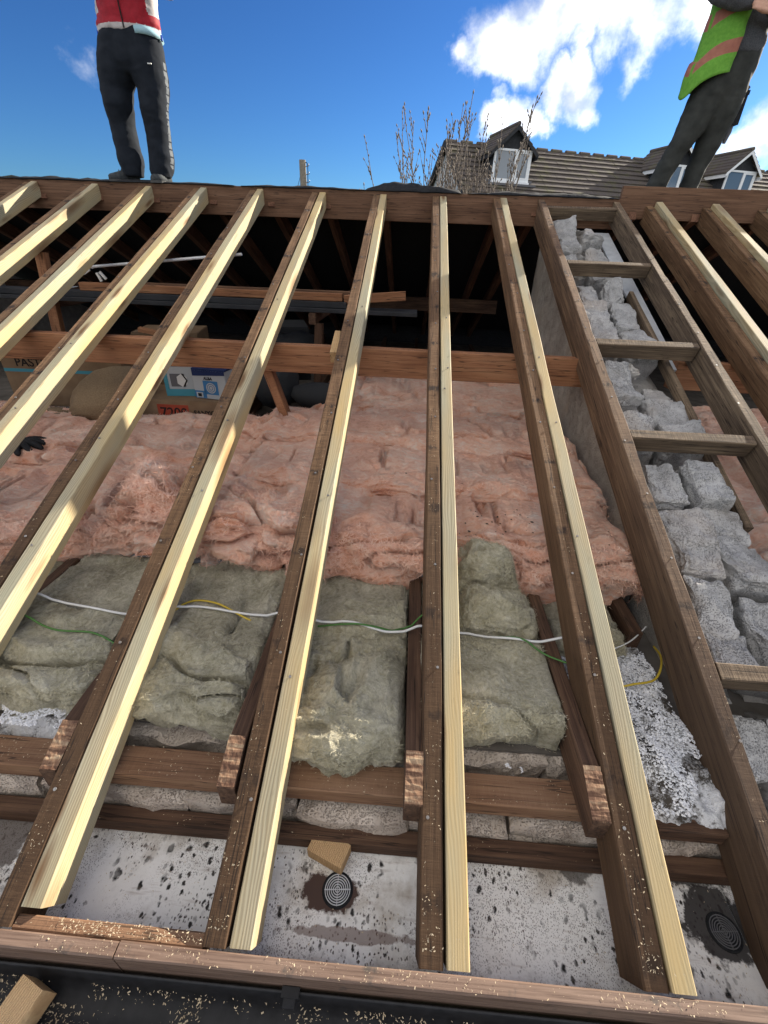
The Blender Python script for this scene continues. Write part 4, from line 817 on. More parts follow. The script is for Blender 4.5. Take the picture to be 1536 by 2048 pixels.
sz = (.66, .36, .135); e = boxthing('carton', (-1.60, 2.52, .245), sz, .02, 'cardboard', 'flat brown cardboard carton with an orange 7200 panel under the small boxes', 'carton')
panel(e, sz, -.13, .015, .07, .11, 'red_print'); textmesh('7200', .088, 'ink', front(e, sz, -.115, .03, .002), e, bold=.001); textmesh('SANYO', .042, 'ink', front(e, sz, .10, .05, .002), e, bold=.001)
sz = (.22, .16, .185); e = boxthing('camera_box', (-1.375, 2.47, .386), sz, -.14, 'pale_card', 'small white and blue box with a camera picture and navy top', 'box', False)
mb = MB(); mb.box((-.111, -.081, .176), (.111, .081, .187)); mb.ob('lid', 'navy_print', e)
V = [(-.11, -.0815, .14), (.11, -.0815, .155), (.11, -.0815, .176), (-.11, -.0815, .176)]; mob('print', V, [(0, 1, 2, 3)], 'navy_print', e)
panel(e, sz, -.11, .005, -.03, .05, 'sky_print'); panel(e, sz, -.045, .03, .055, .115, 'sky_print'); panel(e, sz, -.10, .008, -.055, .04, 'pale_card', .002); panel(e, sz, -.09, .014, -.065, .034, 'ink', .003)
mb = MB(); n = 24
for r0, r1, yy in ((.0, .010, .004), (.014, .022, .004), (.026, .033, .004)):
    v = []; 
    for k in range(n): a = 2 * math.pi * k / n; v += [(.008 + r0 * math.cos(a), -.08 - yy, .072 + r0 * math.sin(a)), (.008 + r1 * math.cos(a), -.08 - yy, .072 + r1 * math.sin(a))]
    mb.add(v, [(2 * k, 2 * k + 1, 2 * ((k + 1) % n) + 1, 2 * ((k + 1) % n)) for k in range(n)])
mb.ob('picture', 'pale_card', e); textmesh('ALBA', .024, 'ink', front(e, sz, -.035, .121, .002), e, bold=.0006)
sz = (.20, .14, .20); e = boxthing('heater_box', (-1.60, 2.50, .386), sz, .14, 'pale_card', 'teal and white box with a dark picture beside the camera box', 'box', False)
panel(e, sz, -.10, .0, .10, .045, 'teal_print'); panel(e, sz, -.10, .0, -.075, .2, 'teal_print', .0015); panel(e, sz, -.06, .06, .03, .14, 'grey_print'); panel(e, sz, -.10, .185, .10, .2, 'teal_print')
mb = MB(); v = [(.012 + .035 * math.cos(a), -.073, .10 + .042 * math.sin(a)) for a in [k * math.pi / 3 + .5 for k in range(6)]]; mb.add(v, [tuple(range(6))]); mb.ob('picture', 'white_plastic', e)
mb = MB(); v = [(.012, -.074, .142), (.036, -.074, .10), (.012, -.074, .06), (.024, -.074, .06), (.046, -.074, .10), (.022, -.074, .142)]; mb.add(v, [(0, 1, 4, 5), (1, 2, 3, 4)]); mb.ob('picture', 'ink', e)
sz = (.5, .3, .17); boxthing('storage_box', (-1.30, 2.88, .37), sz, .05, 'dark_box', 'dim dark box behind the small printed boxes', 'box')
sz = (.34, .2, .06); e = boxthing('game_box', (-1.30, 2.82, .548), sz, .10, 'dark_box', 'thin black box with a red stripe on the stack', 'box', False); panel(e, sz, -.12, .018, .05, .045, 'red_print'); textmesh('M No', .022, 'pale_card', front(e, sz, .07, .02, .002), e)
sz = (.78, .42, .40); e = boxthing('carton', (-2.42, 2.72, .245), sz, .05, 'cardboard', 'large brown carton marked PASTE at the left edge', 'carton')
textmesh('PASTE', .075, 'ink', front(e, sz, -.30, .262, .002), e, bold=.0006); panel(e, sz, -.39, .225, .39, .246, 'teal_print')
sz = (.42, .36, .33); boxthing('carton', (-1.90, 2.86, .24), sz, -.12, 'cardboard', 'plain brown carton behind the hessian sack', 'carton')
sz = (.5, .4, .36); boxthing('carton', (-2.15, 3.5, .25), sz, .2, 'cardboard', 'dim carton deep in the loft on the left', 'carton')
sz = (.4, .4, .4); boxthing('storage_box', (-1.2, 3.45, .3), sz, .3, 'dark_box', 'dark box standing deep in the loft behind the shelf boards', 'box')
# hessian sack: a slumped pear shape gathered at its neck
def revolve(name, prof, M, mat, parent, seed, amp, n=40, sq=(1, 1), folds=0):
    V = []; F = []; m_ = len(prof)
    for r, z in prof:
        for k in range(n): a = 2 * math.pi * k / n; rr = r * (1 + folds * math.cos(9 * a + seed) * max(0, 1 - r / .12)); V.append((rr * math.cos(a) * sq[0], rr * math.sin(a) * sq[1], z))
    V = np.array(V); V = V + np.stack([fbm(V, 7, 4, seed + i, .6) for i in range(3)], 1) * amp
    F = [(i * n + k, i * n + (k + 1) % n, (i + 1) * n + (k + 1) % n, (i + 1) * n + k) for i in range(m_ - 1) for k in range(n)] + [tuple(range(n))[::-1], tuple((m_ - 1) * n + k for k in range(n))]
    return mob(name, V, F, mat, parent, M, True)
sk = empty('sack', (-2.26, 2.27, .28)); tag(sk, 'slumped hessian sack tied at the neck with a white tag', 'sack')
prof = [(.10, -.085), (.075, -.05), (.035, -.012), (.028, 0), (.04, .015), (.085, .05), (.14, .10), (.185, .17), (.205, .26), (.20, .36), (.165, .45), (.09, .51), (.02, .525)]
revolve('bag', prof, Vector((.52, .22, .20)).to_track_quat('Z', 'Y').to_matrix().to_4x4(), 'hessian', sk, 3, .028, 64, (1, .8), .35)
mb = MB(); mb.box((-.011, -.002, -.04), (.011, .001, .04), 0, TR((.035, -.075, -.045)) @ Matrix.Rotation(-.6, 4, 'Y')); mb.ob('tag', 'white_plastic', sk)
# gloves
gl = empty('work_gloves', (-2.10, 1.66, .32)); tag(gl, 'black work gloves dropped on the pink wool at the left edge', 'gloves'); bpy.context.view_layer.update()
mb = MB()
for k in range(5): a = -.9 + .42 * k; mb.tube(smoothline([(0, 0, .01), (.06 * math.cos(a), .06 * math.sin(a) * .9, .025), (.105 * math.cos(a), .10 * math.sin(a), .012), (.125 * math.cos(a), .115 * math.sin(a), .0)], 3), [.022, .018, .016, .015, .014, .014, .013, .012, .010, .006], 8)
mb.tube([(-.14, .0, .01), (-.06, 0, .02), (.02, 0, .02)], [.035, .042, .03], 10); mb.ob('glove', 'felt', gl, Matrix.Scale(1.1, 4), True)
# plastic bin lid and bags behind the prop
b_ = empty('bin_bag', (-.72, 2.55, .33)); tag(b_, 'black rounded bag behind the prop on the pink wool', 'bag'); bpy.context.view_layer.update()
revolve('bag', [(.02, 0), (.16, .005), (.2, .06), (.18, .11), (.10, .14), (.02, .15)], None, 'dark_box', b_, 8, .025, sq=(1, .6))
b2 = empty('bin_bag', (-1.02, 2.62, .3)); tag(b2, 'dark bag between the printed boxes and the prop', 'bag'); bpy.context.view_layer.update()
revolve('bag', [(.02, 0), (.13, .005), (.15, .10), (.13, .2), (.08, .27), (.02, .29)], None, 'dark_box', b2, 9, .07, sq=(1, .7))
b3 = empty('clear_bag', (-1.05, 3.1, .45)); tag(b3, 'dim crumpled plastic bag below the shelf boards', 'bag'); bpy.context.view_layer.update()
revolve('bag', [(.02, 0), (.2, .005), (.24, .10), (.19, .2), (.08, .25), (.02, .26)], None, 'dark_box', b3, 10, .06, sq=(1, .7))
# boards and lengths of timber laid across the ties
def plank(name, x0, x1, y, z, w, h, mat, lb, cat, sl=0.0, grp='boards stored across the loft ties', dy=0.0):
    t = timber(name, math.hypot(x1 - x0, dy), w, h, mat, basisM((x0, y, z), (x1 - x0, dy, sl)), amp=.003); tag(t, lb, cat, grp); return t
plank('shelf_board', -3.3, -.12, 2.90, .885, .20, .026, 'slate_dark', 'long dark board lowest in the stack across the loft', 'board')
plank('shelf_board', -3.2, -.60, 2.93, .925, .14, .038, 'slate_dark', 'dark board second in the stack across the loft', 'board')
plank('timber_length', -2.45, -.63, 2.95, .975, .05, .048, 'purlin_timber', 'brown timber length on the stacked boards, left', 'timber', .0)
plank('timber_length', -2.1, -.58, 3.02, .985, .05, .045, 'ridge_timber', 'second brown timber length behind on the stacked boards', 'timber', .0)
plank('timber_length', -.62, -.205, 2.96, .965, .06, .055, 'purlin_timber', 'short tilted timber off-cut at the right end of the stacked boards', 'timber', .04)
mb = MB(); mb.box((0, 0, 0), (.20, .26, .002)); o = mb.ob('paper_sheet', 'pale_card', None, TR((-2.75, 2.9, .927)) @ Matrix.Rotation(.3, 4, 'Z')); tag(o, 'pale sheet on the stacked boards at the left', 'sheet')
stick('brace', (-2.05, 2.9, .72), (-1.45, 3.0, .60), .03, .05, 'purlin_timber', 'slanting lath under the stacked boards', 'lath')
# roof-space aerial
ae = empty('aerial', (-2.35, 3.0, 1.07)); tag(ae, 'pale aluminium aerial rod hung inside the loft, left', 'aerial'); bpy.context.view_layer.update()
mb = MB(); mb.tube([(-.05, 0, -.004), (1.05, 0, .11)], .009, 8); mb.ob('boom', 'aluminium', ae)
for k in range(14):
    mb = MB(); x = .08 + .065 * k; mb.tube([(x, -.05, x * .105 - .002), (x, .05, x * .105 - .002)], .0025, 5); mb.ob('element', 'aluminium', ae)
for dx, dz, a in ((-.03, .04, .3), (-.05, -.03, -.5), (.03, -.06, 1.2), (.06, -.05, .9)): mb = MB(); mb.box((-.028, -.006, -.008), (.028, .006, .008), 0, TR((dx, 0, dz)) @ Matrix.Rotation(a, 4, 'Y')); mb.ob('reflector', 'white_plastic', ae)
mb = MB(); mb.tube([(-.0, 0, -.01), (0, 0, .17)], .006, 6); mb.ob('hanger', 'aluminium', ae)
# ------------------------------------------------------------------ people
def loft(mb, secs, n=22):
    """closed tube through elliptical sections: (centre, radius across x, radius across y)"""
    v = []; f = []
    for (c, rx, ry) in secs:
        for k in range(n): a = 2 * math.pi * k / n; v.append((c[0] + rx * math.cos(a), c[1] + ry * math.sin(a), c[2]))
    for i in range(len(secs) - 1):
        for k in range(n): f.append((i * n + k, i * n + (k + 1) % n, (i + 1) * n + (k + 1) % n, (i + 1) * n + k))
    up = secs[-1][0][2] > secs[0][0][2]
    f += [tuple(range(n))[::-1], tuple((len(secs) - 1) * n + k for k in range(n))]
    if not up: f = [q[::-1] for q in f]
    mb.add(v, f)
def dens(secs, k=4):
    out = []
    for (c0, a0, b0), (c1, a1, b1) in zip(secs, secs[1:]):
        for i in range(k): t = i / k; t2 = t; out.append((tuple(p + (q - p) * t2 for p, q in zip(c0, c1)), a0 + (a1 - a0) * t2, b0 + (b1 - b0) * t2))
    return out + [secs[-1]]
def fuse(name, mb, mats, parent, vox=.011, smooth=8, fold=.0, seed=0, fs=(14, 14, 20), pick=None):
    o = mb.ob(name, mats[0]); md = o.modifiers.new('r', 'REMESH'); md.mode = 'VOXEL'; md.voxel_size = vox
    sm = o.modifiers.new('s', 'SMOOTH'); sm.iterations = smooth; sm.factor = .5
    bpy.context.view_layer.update(); me = bpy.data.meshes.new_from_object(o.evaluated_get(bpy.context.evaluated_depsgraph_get())); bpy.data.objects.remove(o)
    V = np.array([v.co[:] for v in me.vertices]); Nv = np.array([v.normal[:] for v in me.vertices])
    if fold:
        w = V + np.stack([fbm(V, 6, 2, seed + 70 + i) for i in range(3)], 1) * .05
        d = (1 - 2.4 * np.abs(fbm(w, fs, 3, seed))) * fold; V = V + Nv * d[:, None]; me.vertices.foreach_set('co', V.ravel())
    me.materials.clear()
    for m in mats: me.materials.append(MATS[m])
    idx = [0] * len(me.polygons)
    if pick: idx = [pick(Vector(p.center), Vector(p.normal)) for p in me.polygons]
    me.polygons.foreach_set('material_index', idx); me.polygons.foreach_set('use_smooth', [True] * len(idx)); me.update()
    ob = bpy.data.objects.new(name, me); COL.objects.link(ob); ob.parent = parent; ob.matrix_local = parent.matrix_world.inverted(); return ob
def limb(mb, pts, rad, n=14, k=5):
    pts2 = smoothline(pts, k); r = np.interp(np.linspace(0, 1, len(pts2)), np.linspace(0, 1, len(rad)), rad); mb.tube(pts2, [float(q) for q in r], n)
def hand(mb, wrist, d, palm, side, s=1.0, curl=.7):
    """palm plus five separate bent fingers; d along the hand, palm = direction the palm faces, side = thumb side"""
    w, d, p_, sd = Vector(wrist), Vector(d).normalized(), Vector(palm).normalized(), Vector(side).normalized()
    for k in range(4): a = (k - 1.5) * .019 * s; mb.tube([w + sd * a * .7, w + d * .045 * s + sd * a, w + d * .088 * s + sd * a], [.015 * s, .0155 * s, .0125 * s], 8)
    for k, L in enumerate((.070, .078, .073, .058)):
        q = w + d * .085 * s + sd * ((1.5 - k) * .019 * s); pts = [q]; ang = .15
        for seg in (.42, .32, .26): ang += curl * .75; q = q + (d * math.cos(ang) + p_ * math.sin(ang)) * L * seg * s; pts.append(q)
        mb.tube(pts, [.0095 * s, .009 * s, .0085 * s, .006 * s], 8)
    q = w + d * .02 * s + sd * .026 * s; mb.tube([q, q + (d * .6 + sd * .6 + p_ * .3) * .04 * s, q + (d * 1.1 + sd * .6 + p_ * .9) * .06 * s, q + (d * 1.4 + sd * .35 + p_ * 1.3) * .068 * s], [.013 * s, .0115 * s, .010 * s, .007 * s], 8)
def headmesh(mb, c, s, yaw):
    c = Vector(c); R = Matrix.Rotation(yaw, 3, 'Z')      # face looks along -y before yaw
    sec = [(-.105, .028, .035, -.045), (-.092, .044, .055, -.03), (-.065, .056, .075, -.012), (-.03, .066, .088, 0), (.01, .073, .095, .004), (.05, .075, .098, .008), (.085, .066, .085, .01), (.108, .045, .058, .01), (.118, .015, .02, .01)]
    n = 20; v = []; f = []
    for z, rx, ry, oy in sec:
        for k in range(n): a = 2 * math.pi * k / n; v.append(c + R @ Vector((rx * math.cos(a), ry * math.sin(a) + oy, z)) * s)
    f = [(i * n + k, i * n + (k + 1) % n, (i + 1) * n + (k + 1) % n, (i + 1) * n + k) for i in range(len(sec) - 1) for k in range(n)] + [tuple(range(n))[::-1], tuple((len(sec) - 1) * n + k for k in range(n))]
    mb.add(v, f)
    def P(x, y, z): return c + R @ Vector((x, y, z)) * s
    mb.tube([P(0, -.088, .028), P(0, -.108, -.012), P(0, -.094, -.024)], [.007 * s, .014 * s, .008 * s], 8)                 # nose
    mb.tube([P(-.045, -.078, .036), P(0, -.094, .038), P(.045, -.078, .036)], [.008 * s, .009 * s, .008 * s], 8)             # brow
    mb.tube([P(-.022, -.08, -.052), P(0, -.09, -.052), P(.022, -.08, -.052)], [.006 * s, .010 * s, .006 * s], 8)             # mouth
    mb.tube([P(-.02, -.075, -.088), P(.02, -.075, -.088)], .014 * s, 8)                                                         # chin
    for e in (-1, 1): mb.tube([P(.072 * e, .012, -.025), P(.084 * e, .018, .0), P(.082 * e, .02, .03)], [.008 * s, .014 * s, .009 * s], 8)
    mb.tube([P(0, .02, -.06), P(0, .03, -.17)], [.055 * s, .06 * s], 14)                                                         # neck
    return P
def hairmesh(parent, P, s):
    mb = MB(); c = P(0, .016, .04); rx, ry, rz = .083 * s, .105 * s, .085 * s; n, m_ = 24, 12; V = []; F = []
    a = (P(1, 0, 0) - P(0, 0, 0)).normalized(); b2_ = (P(0, 1, 0) - P(0, 0, 0)).normalized()
    for i in range(m_ + 1):
        ph = math.pi * .60 * i / m_
        for k in range(n):
            t = 2 * math.pi * k / n; lim = ph if math.sin(t) > -.3 else min(ph, math.pi * .36)
            V.append(c + a * rx * math.sin(lim) * math.cos(t) + b2_ * ry * math.sin(lim) * math.sin(t) + Vector((0, 0, rz * math.cos(lim))))
    F = [(i * n + k, (i + 1) * n + k, (i + 1) * n + (k + 1) % n, i * n + (k + 1) % n) for i in range(m_) for k in range(n)]
    V = np.array([tuple(q) for q in V]); V += np.stack([fbm(V, 30, 3, 5 + i) for i in range(3)], 1) * .004
    o = mob('hair', V, F, 'hair', parent, parent.matrix_world.inverted(), True); md = o.modifiers.new('s', 'SOLIDIFY'); md.thickness = .006
    for e in (-1, 1):
        mbe = MB(); q = P(.03 * e, -.082, .012); mbe.tube([q + Vector((-.010, 0, 0)) * s, q, q + Vector((.010, 0, 0)) * s], [.003 * s, .0075 * s, .003 * s], 8); mbe.ob('eye', 'eye_white', parent, parent.matrix_world.inverted(), True)
        mbe = MB(); q2_ = P(.03 * e, -.089, .012); mbe.tube([q2_, q2_ + (P(0, -.004, 0) - P(0, 0, 0))], .0038 * s, 8); mbe.ob('iris', 'ink', parent, parent.matrix_world.inverted())
def shoe(parent, heel, toe, h=.075, w=.044):
    heel, toe = Vector(heel), Vector(toe); d = toe - heel; L = d.length; d.normalize(); s = Vector((0, 0, 1)).cross(d).normalized()
    prof = [(0, .62, .6), (.08, .85, .95), (.25, .86, 1.1), (.42, .88, .92), (.62, 1.05, .66), (.82, 1.08, .50), (.94, .86, .42), (1.0, .5, .3)]
    n = 14; V = []; F = []
    for t, ww, hh in prof:
        for k in range(n):
            a = 2 * math.pi * k / n; yy = math.copysign(abs(math.cos(a)) ** .7, math.cos(a)); zz_ = max(math.sin(a), -.0) ** .8 if math.sin(a) > 0 else -.12
            V.append(heel + d * L * t + s * w * ww * yy + Vector((0, 0, h * hh * zz_ + .012)))
    F = [(i * n + k, i * n + (k + 1) % n, (i + 1) * n + (k + 1) % n, (i + 1) * n + k) for i in range(len(prof) - 1) for k in range(n)] + [tuple(range(n))[::-1], tuple((len(prof) - 1) * n + k for k in range(n))]
    sh = mob('shoe', V, F, 'shoe', parent, parent.matrix_world.inverted(), True)
    V = []; n2 = len(prof)
    for zt in (-.004, .012):
        for t, ww, hh in prof: V.append(heel + d * L * (t * 1.02 - .01) + s * w * ww * 1.06 + Vector((0, 0, zt)))
        for t, ww, hh in prof[::-1]: V.append(heel + d * L * (t * 1.02 - .01) - s * w * ww * 1.06 + Vector((0, 0, zt)))
    m2 = 2 * n2; F = [tuple(range(m2)), tuple(range(2 * m2 - 1, m2 - 1, -1))] + [(k, k + m2, (k + 1) % m2 + m2, (k + 1) % m2) for k in range(m2)]
    mob('sole', V, F, 'rubber', sh)
    mb = MB()
    for k in range(4): t = .36 + .09 * k; q = heel + d * L * t + Vector((0, 0, h * (1.0 - 1.1 * (t - .3)) + .016)); mb.tube([q - s * w * .5, q + Vector((0, 0, .004)), q + s * w * .5], .003, 5)
    mb.ob('lace', 'grey_print', sh)
# man in the red jacket on the ridge
m1 = empty('person', (-2.26, 3.80, 1.612)); tag(m1, 'person in a red jacket and dark tracksuit trousers standing on the ridge, left', 'person'); bpy.context.view_layer.update()
Y = 3.82
mb = MB()
loft(mb, dens([((-2.352, Y - .01, 1.655), .058, .075), ((-2.362, Y, 1.70), .076, .088), ((-2.366, Y, 1.76), .088, .098), ((-2.372, Y, 1.86), .082, .092), ((-2.372, Y, 1.95), .080, .092), ((-2.362, Y - .02, 2.06), .096, .105), ((-2.362, Y, 2.15), .102, .115), ((-2.33, Y, 2.23), .128, .125), ((-2.315, Y, 2.30), .128, .125), ((-2.29, Y, 2.40), .12, .115), ((-2.27, Y, 2.46), .11, .105)]))
loft(mb, dens([((-2.142, Y - .01, 1.655), .062, .08), ((-2.136, Y, 1.70), .082, .092), ((-2.122, Y, 1.76), .083, .098), ((-2.118, Y, 1.86), .080, .092), ((-2.11, Y - .01, 1.95), .083, .094), ((-2.10, Y - .02, 2.06), .092, .104), ((-2.09, Y, 2.15), .100, .115), ((-2.105, Y, 2.23), .122, .125), ((-2.11, Y, 2.30), .130, .125), ((-2.12, Y, 2.40), .135, .115), ((-2.13, Y, 2.46), .13, .105)]))
loft(mb, [((-2.212, Y, 2.225), .08, .09), ((-2.21, Y, 2.28), .20, .125), ((-2.205, Y, 2.38), .215, .12), ((-2.195, Y, 2.455), .20, .11)])
def pk(c, n_): return 1 if (c.x > -2.03 - (2.45 - c.z) * .03 and n_.x > .93 and abs(c.y - Y) < .022 and abs(((c.z * 23) % 1) - .5) < .42 and c.z < 2.30) else 0  # side stripe on the right leg, its sunlit look painted in pale
fuse('trousers', mb, ['navy_cloth', 'navy_sunlit_stripe'], m1, .009, 6, .005, 3, (6, 6, 11), pk)
mb = MB()
loft(mb, dens([((-2.19, Y, 2.43), .205, .118), ((-2.188, Y, 2.47), .212, .122), ((-2.18, Y, 2.53), .205, .120), ((-2.172, Y, 2.60), .200, .122), ((-2.165, Y, 2.72), .205, .128), ((-2.16, Y, 2.84), .215, .125), ((-2.158, Y, 2.93), .19, .105), ((-2.157, Y, 2.99), .10, .08), ((-2.156, Y, 3.02), .068, .07)]))
limb(mb, [(-1.985, Y, 2.93), (-1.90, Y - .02, 2.80), (-1.865, Y - .05, 2.64), (-1.93, Y - .16, 2.70), (-2.04, Y - .27, 2.80)], [.075, .068, .062, .056, .046, .042])
limb(mb, [(-2.33, Y, 2.93), (-2.42, Y - .02, 2.82), (-2.43, Y - .06, 2.70), (-2.36, Y - .18, 2.76), (-2.26, Y - .27, 2.84)], [.075, .068, .062, .056, .046, .042])
def pk(c, n_):
    if c.z < 2.462: return 1
    side = abs(c.x + 2.175); arm = c.x > -1.965 or c.x < -2.385 or c.y < Y - .135
    return 1 if (arm or (side > .165 and c.y > Y - .095 and c.z > 2.515 and c.z < 2.9)) else 0
fuse('jacket', mb, ['red_cloth', 'grey_cloth'], m1, .011, 6, .007, 8, (8, 8, 16), pk)
mb = MB(); mb.tube([(-2.16, Y - .124, 2.432), (-2.165, Y - .126, 2.55), (-2.16, Y - .13, 2.75), (-2.157, Y - .09, 2.97)], .004, 6); mb.ob('zip', 'ink', m1, m1.matrix_world.inverted())
mb = MB(); loft(mb, [((-2.066, Y - .004, 2.412), .096, .117), ((-2.07, Y - .004, 2.45), .092, .112)]); mb.ob('shirt_hem', 'light_blue_cloth', m1, m1.matrix_world.inverted(), True)
for x_, z_ in ((-2.41, 2.455), (-1.972, 2.435)): mb = MB(); mb.tube([(x_, Y, z_), (x_ + .004, Y - .01, z_ - .03)], [.006, .007], 8); mb.ob('toggle', 'blue_clip', m1, m1.matrix_world.inverted())
mb = MB(); mb.box((-2.045, Y - .122, 2.262), (-2.02, Y - .113, 2.268)); mb.ob('logo', 'white_plastic', m1, m1.matrix_world.inverted())
mb = MB(); P_ = headmesh(mb, (-2.155, Y - .03, 3.135), 1.0, 0)
loft(mb, [((-2.17, Y, 2.55), .12, .07), ((-2.165, Y, 2.8), .13, .075), ((-2.157, Y, 2.96), .07, .06), ((-2.156, Y, 3.02), .055, .058)])
for a_ in ([(-1.99, Y, 2.92), (-1.90, Y - .02, 2.80), (-1.87, Y - .05, 2.645), (-1.94, Y - .17, 2.71), (-2.06, Y - .29, 2.815)], [(-2.33, Y, 2.92), (-2.42, Y - .02, 2.82), (-2.425, Y - .06, 2.705), (-2.36, Y - .18, 2.765), (-2.24, Y - .29, 2.855)]): limb(mb, a_, [.05, .045, .04, .036, .03, .026])
hand(mb, (-2.05, Y - .28, 2.808), (-.75, -.5, .45), (-.3, .7, .3), (0, .3, 1)); hand(mb, (-2.25, Y - .28, 2.848), (.75, -.5, .45), (.3, .7, .3), (0, .3, 1))
fuse('body', mb, ['skin'], m1, .006, 3); hairmesh(m1, P_, 1.0)
shoe(m1, (-2.345, 3.86, 1.622), (-2.525, 3.74, 1.617), .085, .046); shoe(m1, (-2.138, 3.90, 1.622), (-2.145, 3.70, 1.617), .088, .05)
# man in the green vest behind the right ridge board
m2 = empty('person', (1.80, 4.05, 1.56)); tag(m2, 'person in a green safety vest and grey hoodie striding on the ridge, right', 'person'); bpy.context.view_layer.update()
Y = 4.06
mb = MB()
loft(mb, dens([((1.655, Y + .01, 1.60), .060, .075), ((1.672, Y + .01, 1.70), .068, .08), ((1.702, Y, 1.82), .070, .082), ((1.745, Y, 1.93), .076, .088), ((1.79, Y - .01, 2.03), .086, .098), ((1.825, Y, 2.13), .105, .112), ((1.855, Y, 2.25), .115, .12), ((1.89, Y, 2.38), .12, .118), ((1.93, Y, 2.50), .115, .11)]))
loft(mb, dens([((1.93, Y + .05, 1.58), .055, .07), ((1.935, Y + .04, 1.70), .060, .075), ((1.945, Y + .03, 1.82), .064, .08), ((1.962, Y + .02, 1.93), .076, .086), ((1.975, Y + .01, 2.03), .086, .098), ((1.985, Y, 2.13), .10, .112), ((1.99, Y, 2.25), .108, .12), ((1.985, Y, 2.38), .11, .118), ((1.98, Y, 2.50), .105, .11)]))
loft(mb, [((1.91, Y, 2.18), .09, .09), ((1.92, Y, 2.28), .17, .12), ((1.94, Y, 2.40), .175, .118), ((1.955, Y, 2.51), .165, .108)])
fuse('trousers', mb, ['charcoal_cloth'], m2, .009, 6, .005, 13, (6, 6, 11))
mb = MB()
loft(mb, dens([((1.945, Y, 2.46), .160, .115), ((1.945, Y, 2.52), .172, .125), ((1.935, Y, 2.62), .165, .12), ((1.925, Y, 2.76), .185, .125), ((1.915, Y, 2.90), .20, .125), ((1.91, Y, 2.99), .17, .10), ((1.905, Y, 3.05), .09, .08), ((1.902, Y, 3.08), .07, .07)]))
limb(mb, [(2.09, Y, 2.98), (2.17, Y - .02, 2.82), (2.17, Y - .06, 2.66), (2.09, Y - .17, 2.62), (1.98, Y - .23, 2.62)], [.075, .072, .068, .06, .05, .045])
limb(mb, [(1.73, Y, 2.98), (1.67, Y - .04, 2.84), (1.70, Y - .11, 2.73), (1.79, Y - .17, 2.68), (1.88, Y - .21, 2.66)], [.075, .072, .068, .06, .05, .045])
limb(mb, [(1.80, Y + .10, 3.02), (1.90, Y + .13, 3.05), (2.01, Y + .10, 3.02)], [.04, .06, .04])
fuse('hoodie', mb, ['hoodie_cloth'], m2, .011, 6, .008, 17, (8, 8, 14))
# open vest: two front panels and a back, hanging clear of the hips on the left side
V = []; F = []; nz_, nk = 40, 26
for i in range(nz_ + 1):
    z = 2.30 + .70 * i / nz_; t = i / nz_
    for k in range(nk + 1):
        a = math.radians(262 - 200 * k / nk)           # from the front edge round the left side to the back
        rx = .225 - .02 * t + (.02 if t < .25 else 0); ry = .150
        zz_ = z - (1 - t) * (.055 * max(0, -math.sin(a - .4)) * -1 + .07 * math.exp(-((math.degrees(a) - 190) / 30) ** 2))
        V.append((1.945 - .035 * (1 - t) + rx * math.cos(a), Y + ry * math.sin(a), zz_))
V = np.array(V); V += np.stack([fbm(V, 8, 3, 91 + i) for i in range(3)], 1) * .012
F = [(i * (nk + 1) + k, i * (nk + 1) + k + 1, (i + 1) * (nk + 1) + k + 1, (i + 1) * (nk + 1) + k) for i in range(nz_) for k in range(nk)]
mi = []
for i in range(nz_):
    for k in range(nk): z = 2.30 + .70 * i / nz_; mi.append(1 if (.10 < z - 2.30 < .165 or .31 < z - 2.30 < .37) and (k % 9 != 8) else 0)
o = mob('vest', V, F, ['hivis', 'hivis_band'], m2, m2.matrix_world.inverted(), True, mi); md = o.modifiers.new('s', 'SOLIDIFY'); md.thickness = .004
mb = MB(); P_ = headmesh(mb, (1.90, Y - .03, 3.20), 1.0, -.5)
loft(mb, [((1.935, Y, 2.6), .11, .07), ((1.92, Y, 2.85), .13, .075), ((1.905, Y, 3.01), .07, .06), ((1.902, Y, 3.08), .055, .058)])
for a_ in ([(2.085, Y, 2.97), (2.165, Y - .02, 2.82), (2.165, Y - .06, 2.665), (2.085, Y - .175, 2.625), (1.955, Y - .25, 2.62)], [(1.735, Y, 2.97), (1.675, Y - .04, 2.84), (1.705, Y - .11, 2.735), (1.79, Y - .175, 2.685), (1.90, Y - .225, 2.66)]): limb(mb, a_, [.05, .045, .04, .036, .03, .026])
hand(mb, (1.965, Y - .245, 2.62), (-.9, -.25, .1), (0, .9, .3), (.2, .2, 1)); hand(mb, (1.89, Y - .22, 2.662), (.9, -.25, .1), (0, .9, .3), (-.2, .2, 1))
fuse('body', mb, ['skin'], m2, .006, 3); hairmesh(m2, P_, 1.0)
shoe(m2, (1.66, 4.12, 1.545), (1.64, 3.90, 1.60), .085, .046); shoe(m2, (1.93, 4.17, 1.525), (1.95, 3.95, 1.585), .085, .046)
ho = empty('tool_holster', (2.08, 4.05, 2.20)); tag(ho, 'dark tool pouch hanging at the hip of the person in the vest', 'tool pouch'); bpy.context.view_layer.update()
mb = MB(); mb.box((-.03, -.035, -.10), (.03, .035, .08)); mb.box((-.034, -.039, .06), (.034, .039, .085)); mb.ob('pouch', 'felt', ho); mb = MB(); mb.tube([(0, 0, -.03), (.0, .0, -.14), (-.01, 0, -.2)], [.016, .018, .012], 8); mb.tube([(.0, 0, .06), (.03, -.01, .11)], .012, 8); mb.ob('tool', 'grey_print', ho)
